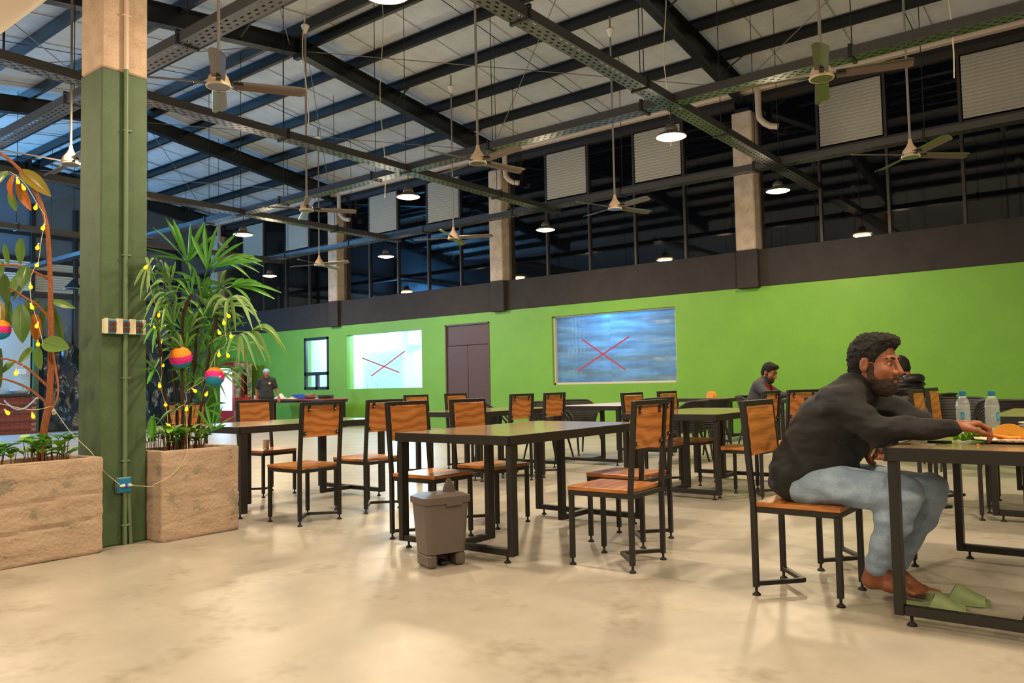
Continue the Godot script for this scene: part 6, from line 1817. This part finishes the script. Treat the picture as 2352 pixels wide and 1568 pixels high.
# head, placed by X (origin between the ears, +z the face); skin goes into st
func add_head(st: SurfaceTool, t: Node3D, X: Transform3D, S: Dictionary):
	var s: float = X.basis.x.length()
	var B := X.basis.orthonormalized()
	var cell: float = S.head_cell
	var bl := Blob.new(X.origin - Vector3.ONE * 0.19 * s, X.origin + Vector3.ONE * 0.19 * s, cell)
	var E := func(b: Blob, p: Vector3, r: Vector3, k := 0.02, cut := false): b.ell(X * p, r * s, B, k * s, cut)
	var C := func(b: Blob, p: Vector3, q: Vector3, r1: float, r2: float, k := 0.012): b.cap(X * p, X * q, r1 * s, r2 * s, k * s)
	E.call(bl, Vector3(0, 0.045, -0.018), Vector3(0.077, 0.092, 0.098))
	E.call(bl, Vector3(0, -0.035, 0.03), Vector3(0.062, 0.085, 0.068), 0.03)
	C.call(bl, Vector3(-0.02, -0.1, 0.055), Vector3(0.02, -0.1, 0.055), 0.026, 0.026, 0.03)
	C.call(bl, Vector3(-0.036, 0.034, 0.078), Vector3(0.036, 0.034, 0.078), 0.014, 0.014, 0.02)
	C.call(bl, Vector3(0, 0.024, 0.094), Vector3(0, -0.022, 0.118), 0.009, 0.014, 0.014)
	C.call(bl, Vector3(-0.013, -0.028, 0.102), Vector3(0.013, -0.028, 0.102), 0.011, 0.011, 0.01)
	for x in [-1.0, 1.0]:
		C.call(bl, Vector3(x * 0.042, -0.02, 0.062), Vector3(x * 0.046, -0.04, 0.045), 0.026, 0.022, 0.025)
		E.call(bl, Vector3(x * 0.033, 0.012, 0.098), Vector3(0.017, 0.011, 0.012), 0.01, true)
		E.call(bl, Vector3(x * 0.078, 0.0, -0.012), Vector3(0.011, 0.034, 0.021), 0.01)
		E.call(bl, Vector3(x * 0.09, 0.004, -0.006), Vector3(0.008, 0.02, 0.01), 0.005, true)
	C.call(bl, Vector3(-0.02, -0.06, 0.092), Vector3(0.02, -0.06, 0.092), 0.008, 0.008, 0.008)
	C.call(bl, Vector3(-0.016, -0.072, 0.09), Vector3(0.016, -0.072, 0.09), 0.009, 0.009, 0.006)
	C.call(bl, Vector3(0, -0.06, -0.025), Vector3(0, -0.135, -0.055), 0.057, 0.058, 0.03)
	bl.mesh(st)
	# hair
	if S.has("hair"):
		var hb := Blob.new(X.origin - Vector3.ONE * 0.19 * s, X.origin + Vector3.ONE * 0.2 * s, cell)
		E.call(hb, Vector3(0, 0.055, -0.018), Vector3(0.085, 0.094, 0.106))
		E.call(hb, Vector3(0, -0.005, -0.062), Vector3(0.076, 0.085, 0.06), 0.03)
		E.call(hb, Vector3(0, 0.115, 0.05), Vector3(0.06, 0.03, 0.05), 0.03)
		E.call(hb, Vector3(0, -0.02, 0.105), Vector3(0.11, 0.115, 0.1), 0.01, true)
		for x in [-1.0, 1.0]:
			E.call(hb, Vector3(x * 0.09, -0.035, 0.0), Vector3(0.04, 0.055, 0.045), 0.01, true)
		hb.ripple(noise(5, 34.0, 3), 0.009 * s, Vector3.ONE)
		var hs := begin()
		hb.mesh(hs)
		part(t, "hair", hs.commit(), S.hair)
		for x in [-1.0, 1.0]:
			var es := begin()
			tube(es, [X * Vector3(x * 0.014, 0.036, 0.096), X * Vector3(x * 0.035, 0.041, 0.091), X * Vector3(x * 0.055, 0.034, 0.074)], [0.004 * s, 0.005 * s, 0.002 * s], 6)
			part(t, "eyebrow", es.commit(), S.hair)
	if S.has("beard"):
		var bb := Blob.new(X.origin - Vector3.ONE * 0.19 * s, X.origin + Vector3.ONE * 0.17 * s, cell)
		E.call(bb, Vector3(0, -0.075, 0.036), Vector3(0.066, 0.062, 0.066))
		C.call(bb, Vector3(-0.018, -0.105, 0.06), Vector3(0.018, -0.105, 0.06), 0.028, 0.028, 0.03)
		for x in [-1.0, 1.0]:
			C.call(bb, Vector3(x * 0.064, 0.0, 0.012), Vector3(x * 0.06, -0.06, 0.02), 0.014, 0.02, 0.02)
			C.call(bb, Vector3(x * 0.006, -0.048, 0.1), Vector3(x * 0.03, -0.062, 0.086), 0.007, 0.006, 0.01)
		E.call(bb, Vector3(0, -0.012, 0.085), Vector3(0.06, 0.037, 0.06), 0.01, true)
		E.call(bb, Vector3(0, -0.066, 0.11), Vector3(0.019, 0.009, 0.02), 0.006, true)
		bb.ripple(noise(6, 45.0, 2), 0.003 * s, Vector3.ONE)
		var bs := begin()
		bb.mesh(bs)
		part(t, "beard", bs.commit(), S.beard)
	for x in [-1.0, 1.0]:
		var ey := begin()
		lathe(ey, [Vector2(0.0, -0.0115 * s), Vector2(0.008 * s, -0.008 * s), Vector2(0.0115 * s, 0.0), Vector2(0.008 * s, 0.008 * s), Vector2(0.0, 0.0115 * s)], 12, X * Vector3(x * 0.033, 0.011, 0.079), B * Basis(Vector3.RIGHT, PI / 2))
		var e := part(t, "eye", ey.commit(), M.eye)
		var ir := begin()
		lathe(ir, [Vector2(0.0, 0.0118 * s), Vector2(0.005 * s, 0.0108 * s), Vector2(0.006 * s, 0.0098 * s)], 12, X * Vector3(x * 0.033, 0.011, 0.079), B * Basis(Vector3.RIGHT, PI / 2))
		part(e, "iris", ir.commit(), M.iris)

# hand: wrist at X.origin, fingers along +z, back of the hand +y, thumb on the side 'thumb' (+-1 along x)
func add_hand(st: SurfaceTool, X: Transform3D, thumb: float, curl: Array, cell: float):
	var bl := Blob.new(X.origin - Vector3.ONE * 0.2, X.origin + Vector3.ONE * 0.2, cell)
	var box_lo := X.origin
	var pts := [X.origin]
	bl = null
	var segs := []
	segs.append([Vector3(0, 0, -0.03), Vector3(0, 0, 0.03), 0.027, 0.028])
	for i in 4:
		var x: float = (-0.03 + i * 0.02) * -thumb
		segs.append([Vector3(x * 0.6, 0, 0.01), Vector3(x, 0.004, 0.083), 0.016, 0.0125])
		var L: float = [0.042, 0.048, 0.045, 0.034][i]
		var p := Vector3(x, 0.004, 0.083)
		var a := 0.0
		for j in 3:
			a += curl[i] * [0.75, 1.0, 0.7][j]
			var q: Vector3 = p + Vector3(x * 0.06, -sin(a), cos(a)) * L * [1.0, 0.68, 0.52][j]
			segs.append([p, q, 0.0105 - j * 0.001, 0.0098 - j * 0.001])
			p = q
	var tp := Vector3(thumb * 0.024, -0.004, 0.02)
	var tq := Vector3(thumb * 0.046, -0.018, 0.058)
	var tr := Vector3(thumb * 0.04, -0.036, 0.09)
	var tt := Vector3(thumb * 0.026, -0.046, 0.112)
	segs.append([tp, tq, 0.018, 0.0125])
	segs.append([tq, tr, 0.012, 0.0105])
	segs.append([tr, tt, 0.0105, 0.0085])
	for s in segs:
		pts.append(X * s[0])
		pts.append(X * s[1])
	var bd := bounds(pts, 0.045)
	bl = Blob.new(bd[0], bd[1], cell)
	var n := 0
	for s in segs:
		bl.cap(X * s[0], X * s[1], s[2], s[3], 0.02 if n < 2 else 0.007)
		n += 1
	bl.mesh(st)

func add_foot(st: SurfaceTool, ankle: Vector3, heel: Vector3, toe: Vector3, cell: float):
	var bd := bounds([ankle, heel, toe], 0.1)
	var bl := Blob.new(bd[0], bd[1], cell)
	var f := (toe - heel).normalized()
	var side := f.cross(Vector3.UP).normalized()
	bl.cap(ankle, ankle.lerp(heel, 0.6), 0.04, 0.036, 0.03)
	bl.cap(heel + f * 0.025 + Vector3.UP * 0.03, heel + f * 0.12 + Vector3.UP * 0.03, 0.032, 0.03, 0.03)
	bl.cap(ankle, heel.lerp(toe, 0.62) + Vector3.UP * 0.03, 0.036, 0.026, 0.03)
	for i in 5:
		var s := (i - 2) * 0.019
		var k: Vector3 = heel.lerp(toe, 0.7) + side * s + Vector3.UP * 0.022
		bl.cap(heel.lerp(toe, 0.4) + side * s * 0.6 + Vector3.UP * 0.028, k, 0.024, 0.02, 0.02)
		var L: float = [0.062, 0.058, 0.054, 0.046, 0.038][i] * 1.1
		bl.cap(k, k + f * L - Vector3.UP * 0.008, 0.0125 if i > 0 else 0.0155, 0.0105 if i > 0 else 0.014, 0.006)
	bl.mesh(st)

# J: joints in the figure's own space; S: style
func figure(t: Node3D, J: Dictionary, S: Dictionary):
	var st := begin()
	var cell: float = S.cell
	var all := []
	for k in J:
		if J[k] is Vector3:
			all.append(J[k])
	var bd := bounds(all, 0.22)
	var w: float = S.get("w", 1.0)
	# bones: name, a, b, ra, rb
	var torso := [[J.pelvis + Vector3(-0.07, 0, 0), J.pelvis + Vector3(0.07, 0, 0), 0.125 * w, 0.125 * w], [J.pelvis, J.waist, 0.13 * w, 0.128 * w], [J.waist + Vector3(-0.05, 0, 0), J.chest + Vector3(-0.07, 0, 0), 0.105 * w, 0.105 * w], [J.waist + Vector3(0.05, 0, 0), J.chest + Vector3(0.07, 0, 0), 0.105 * w, 0.105 * w], [J.chest, J.neck, 0.11 * w, 0.06], [J.neck.lerp(J.shoulder_r, 0.25), J.shoulder_r, 0.06, 0.062], [J.neck.lerp(J.shoulder_l, 0.25), J.shoulder_l, 0.06, 0.062]]
	var arms := []
	var fore := []
	for s in ["r", "l"]:
		arms.append([J["shoulder_" + s], J["elbow_" + s], 0.06 * w, 0.046 * w])
		fore.append([J["elbow_" + s], J["wrist_" + s], 0.044 * w, 0.029])
	var thighs := []
	var shins := []
	for s in ["r", "l"]:
		thighs.append([J["hip_" + s], J["knee_" + s], 0.088 * w, 0.06 * w])
		shins.append([J["knee_" + s], J["knee_" + s].lerp(J["ankle_" + s], 0.35), 0.057 * w, 0.056 * w])
		shins.append([J["knee_" + s].lerp(J["ankle_" + s], 0.35), J["ankle_" + s], 0.056 * w, 0.038])
	var bl := Blob.new(bd[0], bd[1], cell)
	for b in torso + arms + fore + thighs + shins:
		bl.cap(b[0], b[1], b[2] - 0.006, b[3] - 0.006, 0.02)
	bl.mesh(st)
	add_head(st, t, J.head, S)
	for s in ["r", "l"]:
		if J.has("hand_" + s):
			add_hand(st, J["hand_" + s], (1.0 if s == "l" else -1.0) * S.get("flip_" + s, 1.0), S.get("curl_" + s, [0.5, 0.5, 0.5, 0.55]), S.hand_cell)
		if J.has("toe_" + s):
			add_foot(st, J["ankle_" + s], J["heel_" + s], J["toe_" + s], S.foot_cell)
	part(t, "body", st.commit(), S.skin)
	# shirt
	var sb := Blob.new(bd[0], bd[1], cell)
	var fat: float = S.get("shirt_fat", 0.012)
	for b in torso:
		sb.cap(b[0], b[1], b[2] + fat, b[3] + fat, 0.07)
	for b in S.get("belly", []):
		sb.cap(b[0], b[1], b[2], b[3], 0.08)
	var sleeve: float = S.get("sleeve", 1.0)
	for i in 2:
		if sleeve < 0.9:
			sb.cap(arms[i][0], arms[i][0].lerp(arms[i][1], sleeve * 1.6), arms[i][2] + fat, arms[i][3] + fat + 0.008, 0.04)
		else:
			sb.cap(arms[i][0], arms[i][1], arms[i][2] + fat, arms[i][3] + fat, 0.04)
			sb.cap(fore[i][0], fore[i][0].lerp(fore[i][1], 0.96), fore[i][2] + fat, fore[i][3] + fat * 0.8, 0.03)
	if S.has("fold_noise"):
		sb.ripple(S.fold_noise, S.fold_amp, S.fold_stretch)
	var ss := begin()
	sb.mesh(ss)
	part(t, S.get("shirt_name", "shirt"), ss.commit(), S.shirt)
	# trousers
	var pb := Blob.new(bd[0], bd[1], cell)
	pb.cap(torso[0][0], torso[0][1], torso[0][2] + 0.008, torso[0][3] + 0.008, 0.05)
	pb.cap(J.pelvis, J.pelvis.lerp(J.waist, 0.35), 0.132 * w, 0.125 * w, 0.05)
	for b in thighs:
		pb.cap(b[0], b[1], b[2] + 0.012, b[3] + 0.014, 0.05)
	for i in 4:
		var b = shins[i]
		pb.cap(b[0], b[0].lerp(b[1], 0.94 if i % 2 == 1 else 1.0), b[2] + 0.012, b[3] + 0.016, 0.03)
	if S.has("fold_noise"):
		pb.ripple(S.fold_noise, S.fold_amp * 0.7, S.fold_stretch)
	var ps := begin()
	pb.mesh(ps)
	part(t, "trousers", ps.commit(), S.trousers)

func build_people():
	M.eye = hexmat("9a8b7e", 0.3)
	M.iris = hexmat("1d120c", 0.15)
	var skin := hexmat("8a5238", 0.5)
	skin.subsurf_scatter_enabled = true
	skin.subsurf_scatter_strength = 0.15
	var hair := hexmat("0d0a09", 0.9)
	var beard := hexmat("2a1811", 0.8)
	# ---- man eating at the right
	var o := Vector3(4.19, 0, -1.36)
	var V := func(x, y, z) -> Vector3: return Vector3(x, y, z) - o
	var t := thing("person", "man in a black top and pale jeans eating at the right table", "person", o)
	var jeans := mat(Color.WHITE, 0.85)
	tri_map(jeans, cloud_tex(256, 101, 0.02, 0.2, 0.45, [Color("6b819f"), Color("8398b2"), Color("91a5be"), Color("a5b7cd")], [0.1, 0.4, 0.6, 0.9]), 2.0)
	var top := hexmat("131316", 0.85)
	top.rim_enabled = true
	top.rim = 0.15
	var headX := Transform3D(Basis(Vector3.UP, -0.25) * Basis(Vector3.RIGHT, 0.12) * Basis.from_scale(Vector3.ONE * 1.08), V.call(4.19, 1.155, -1.0))
	var J := {
		"pelvis": V.call(4.19, 0.605, -1.36), "waist": V.call(4.19, 0.76, -1.28), "chest": V.call(4.19, 0.9, -1.2), "neck": V.call(4.19, 1.035, -1.09),
		"shoulder_r": V.call(4.02, 0.975, -1.14), "shoulder_l": V.call(4.36, 0.975, -1.1), "elbow_r": V.call(4.0, 0.845, -0.95), "elbow_l": V.call(4.44, 0.87, -0.87),
		"wrist_r": V.call(4.14, 0.855, -0.665), "wrist_l": V.call(4.32, 0.79, -1.0),
		"hip_r": V.call(4.09, 0.575, -1.32), "hip_l": V.call(4.29, 0.575, -1.32), "knee_r": V.call(4.06, 0.55, -0.87), "knee_l": V.call(4.34, 0.53, -0.81),
		"ankle_r": V.call(4.17, 0.16, -1.04), "ankle_l": V.call(4.36, 0.13, -1.0),
		"heel_r": V.call(4.185, 0.065, -1.085), "toe_r": V.call(4.21, 0.048, -0.84), "heel_l": V.call(4.37, 0.02, -1.05), "toe_l": V.call(4.38, 0.012, -0.8),
		"head": headX,
		"hand_r": Transform3D(Basis(Vector3.UP, 0.4) * Basis(Vector3.RIGHT, -0.12) * Basis.from_scale(Vector3.ONE * 1.08), V.call(4.145, 0.86, -0.655)),
		"hand_l": Transform3D(Basis(Vector3.UP, PI + 0.5) * Basis(Vector3.RIGHT, 0.6), V.call(4.315, 0.785, -1.005)),
	}
	figure(t, J, {"cell": 0.0125, "head_cell": 0.0048, "hand_cell": 0.0036, "foot_cell": 0.005, "skin": skin, "hair": hair, "beard": beard, "shirt": top, "trousers": jeans, "w": 1.12,
		"curl_r": [0.85, 0.85, 0.8, 0.75], "curl_l": [0.8, 0.8, 0.8, 0.8], "shirt_fat": 0.016, "fold_noise": noise(8, 3.2, 2), "fold_amp": 0.02, "fold_stretch": Vector3(1.4, 3.2, 1.6),
		"belly": [[V.call(4.19, 0.68, -1.24), V.call(4.19, 0.8, -1.18), 0.14, 0.13]]})
	# back pocket with stitching on the near hip
	var pk := begin()
	box(pk, V.call(4.0, 0.565, -1.37), Vector3(0.008, 0.11, 0.12), 0.003, Basis(Vector3.RIGHT, 0.35) * Basis(Vector3.BACK, 0.2))
	part(t, "pocket", pk.commit(), jeans)
	# ---- man with the red scarf
	var o2 := Vector3(12.25, 0, -4.68)
	var t2 := thing("person", "man with a red scarf over a dark shirt looking down at his table", "person", o2, 0.1)
	var J2 := seated(0.12, 0.05)
	J2.head = Transform3D(Basis(Vector3.UP, -0.35) * Basis(Vector3.RIGHT, 0.45) * Basis.from_scale(Vector3.ONE * 1.12), Vector3(0, 1.185, 0.2))
	figure(t2, J2, {"cell": 0.02, "head_cell": 0.009, "hand_cell": 0.008, "foot_cell": 0.012, "skin": skin, "hair": hair, "beard": beard, "shirt": hexmat("3a3a42", 0.8), "trousers": hexmat("8c8074", 0.85), "w": 1.12})
	var sc := begin()
	tube(sc, spline([Vector3(-0.1, 0.82, 0.24), Vector3(-0.11, 0.95, 0.21), Vector3(-0.095, 1.05, 0.11), Vector3(0, 1.075, 0.02), Vector3(0.095, 1.05, 0.11), Vector3(0.1, 0.95, 0.21), Vector3(0.06, 0.82, 0.25)], 24), 0.026, 8)
	part(t2, "scarf", sc.commit(), hexmat("7c1a18", 0.85))
	# ---- man in the padded jacket, seen from behind
	var o3 := Vector3(11.25, 0, -2.25)
	var t3 := thing("person", "man in a black padded jacket leaning on a table, seen from behind", "person", o3, PI - 0.35)
	var J3 := seated(0.1, 0.0)
	J3.head = Transform3D(Basis(Vector3.RIGHT, 0.3) * Basis.from_scale(Vector3.ONE * 1.1), Vector3(0, 1.2, 0.16))
	figure(t3, J3, {"cell": 0.02, "head_cell": 0.009, "hand_cell": 0.008, "foot_cell": 0.012, "skin": skin, "hair": hair, "shirt": hexmat("1e1d20", 0.45), "shirt_name": "jacket", "trousers": hexmat("2c2c30", 0.85), "w": 1.15, "shirt_fat": 0.035, "fold_noise": noise(9, 2.0, 1), "fold_amp": 0.03, "fold_stretch": Vector3(0.5, 9.0, 0.5)})
	var hd := begin()
	tube(hd, spline([Vector3(-0.15, 1.0, 0.1), Vector3(-0.13, 1.05, -0.02), Vector3(0, 1.06, -0.08), Vector3(0.13, 1.05, -0.02), Vector3(0.15, 1.0, 0.1)], 20), 0.062, 10)
	part(t3, "hood", hd.commit(), hexmat("1e1d20", 0.45))
	# ---- kitchen worker
	var o4 := Vector3(13.0, 0, -18.75)
	var t4 := thing("person", "worker in black polo shirt and pale blue hair cap by the serving table", "person", o4, -0.6)
	var k := 0.97
	var J4 := {"pelvis": Vector3(0, 0.93, 0), "waist": Vector3(0, 1.08, 0), "chest": Vector3(0, 1.26, -0.01), "neck": Vector3(0, 1.43, -0.01),
		"shoulder_r": Vector3(-0.18, 1.37, 0), "shoulder_l": Vector3(0.18, 1.37, 0), "elbow_r": Vector3(-0.26, 1.12, -0.02), "elbow_l": Vector3(0.27, 1.12, 0.0), "wrist_r": Vector3(-0.27, 0.87, 0.03), "wrist_l": Vector3(0.33, 0.9, 0.06),
		"hip_r": Vector3(-0.09, 0.9, 0), "hip_l": Vector3(0.09, 0.9, 0), "knee_r": Vector3(-0.1, 0.48, 0.01), "knee_l": Vector3(0.1, 0.48, 0.01), "ankle_r": Vector3(-0.1, 0.09, -0.02), "ankle_l": Vector3(0.1, 0.09, -0.02),
		"heel_r": Vector3(-0.1, 0.0, -0.07), "toe_r": Vector3(-0.12, 0.0, 0.18), "heel_l": Vector3(0.1, 0.0, -0.07), "toe_l": Vector3(0.12, 0.0, 0.18),
		"hand_r": Transform3D(Basis(Vector3.RIGHT, 1.4), Vector3(-0.27, 0.86, 0.03)), "hand_l": Transform3D(Basis(Vector3.RIGHT, 1.2), Vector3(0.335, 0.89, 0.065)),
		"head": Transform3D(Basis(Vector3.UP, 0.15), Vector3(0, 1.56, 0.02))}
	for key in J4:
		if J4[key] is Vector3:
			J4[key] *= k
		else:
			J4[key].origin *= k
	figure(t4, J4, {"cell": 0.02, "head_cell": 0.01, "hand_cell": 0.008, "foot_cell": 0.014, "skin": skin, "shirt": hexmat("1c1c20", 0.8), "trousers": hexmat("222226", 0.85), "sleeve": 0.45})
	var cp := Blob.new(Vector3(-0.14, 1.45, -0.14), Vector3(0.14, 1.72, 0.16), 0.01)
	cp.ell(Vector3(0, 1.575, 0.0), Vector3(0.092, 0.085, 0.11), Basis.IDENTITY)
	cp.ell(Vector3(0, 1.47, 0.04), Vector3(0.2, 0.075, 0.2), Basis.IDENTITY, 0.01, true)
	var cs := begin()
	cp.mesh(cs)
	part(t4, "hair_cap", cs.commit(), hexmat("7d9cc0", 0.8))
	part(t4, "chest_badge", lathe_mesh([Vector2(0.0, 0.0), Vector2(0.03, 0.0), Vector2(0.03, 0.004), Vector2(0.0, 0.005)], 16), hexmat("c9b878", 0.5), Vector3(0.085, 1.25, 0.125), Basis(Vector3.RIGHT, PI / 2))

# joints of someone seated with the forearms on a table in front
func seated(lean: float, spread: float) -> Dictionary:
	return {"pelvis": Vector3(0, 0.59, -0.05), "waist": Vector3(0, 0.75, 0.0), "chest": Vector3(0, 0.91, 0.05), "neck": Vector3(0, 1.06, 0.05 + lean * 0.6),
		"shoulder_r": Vector3(-0.18, 0.99, 0.06), "shoulder_l": Vector3(0.18, 0.99, 0.06), "elbow_r": Vector3(-0.25 - spread, 0.83, 0.27), "elbow_l": Vector3(0.25 + spread, 0.83, 0.27), "wrist_r": Vector3(-0.1, 0.835, 0.47), "wrist_l": Vector3(0.1, 0.835, 0.47),
		"hip_r": Vector3(-0.1, 0.55, -0.02), "hip_l": Vector3(0.1, 0.55, -0.02), "knee_r": Vector3(-0.13, 0.52, 0.42), "knee_l": Vector3(0.13, 0.52, 0.42), "ankle_r": Vector3(-0.13, 0.09, 0.36), "ankle_l": Vector3(0.13, 0.09, 0.36),
		"heel_r": Vector3(-0.13, 0.0, 0.31), "toe_r": Vector3(-0.15, 0.0, 0.56), "heel_l": Vector3(0.13, 0.0, 0.31), "toe_l": Vector3(0.15, 0.0, 0.56),
		"hand_r": Transform3D(Basis(Vector3.UP, 0.5), Vector3(-0.09, 0.825, 0.49)), "hand_l": Transform3D(Basis(Vector3.UP, -0.5), Vector3(0.09, 0.825, 0.49))}
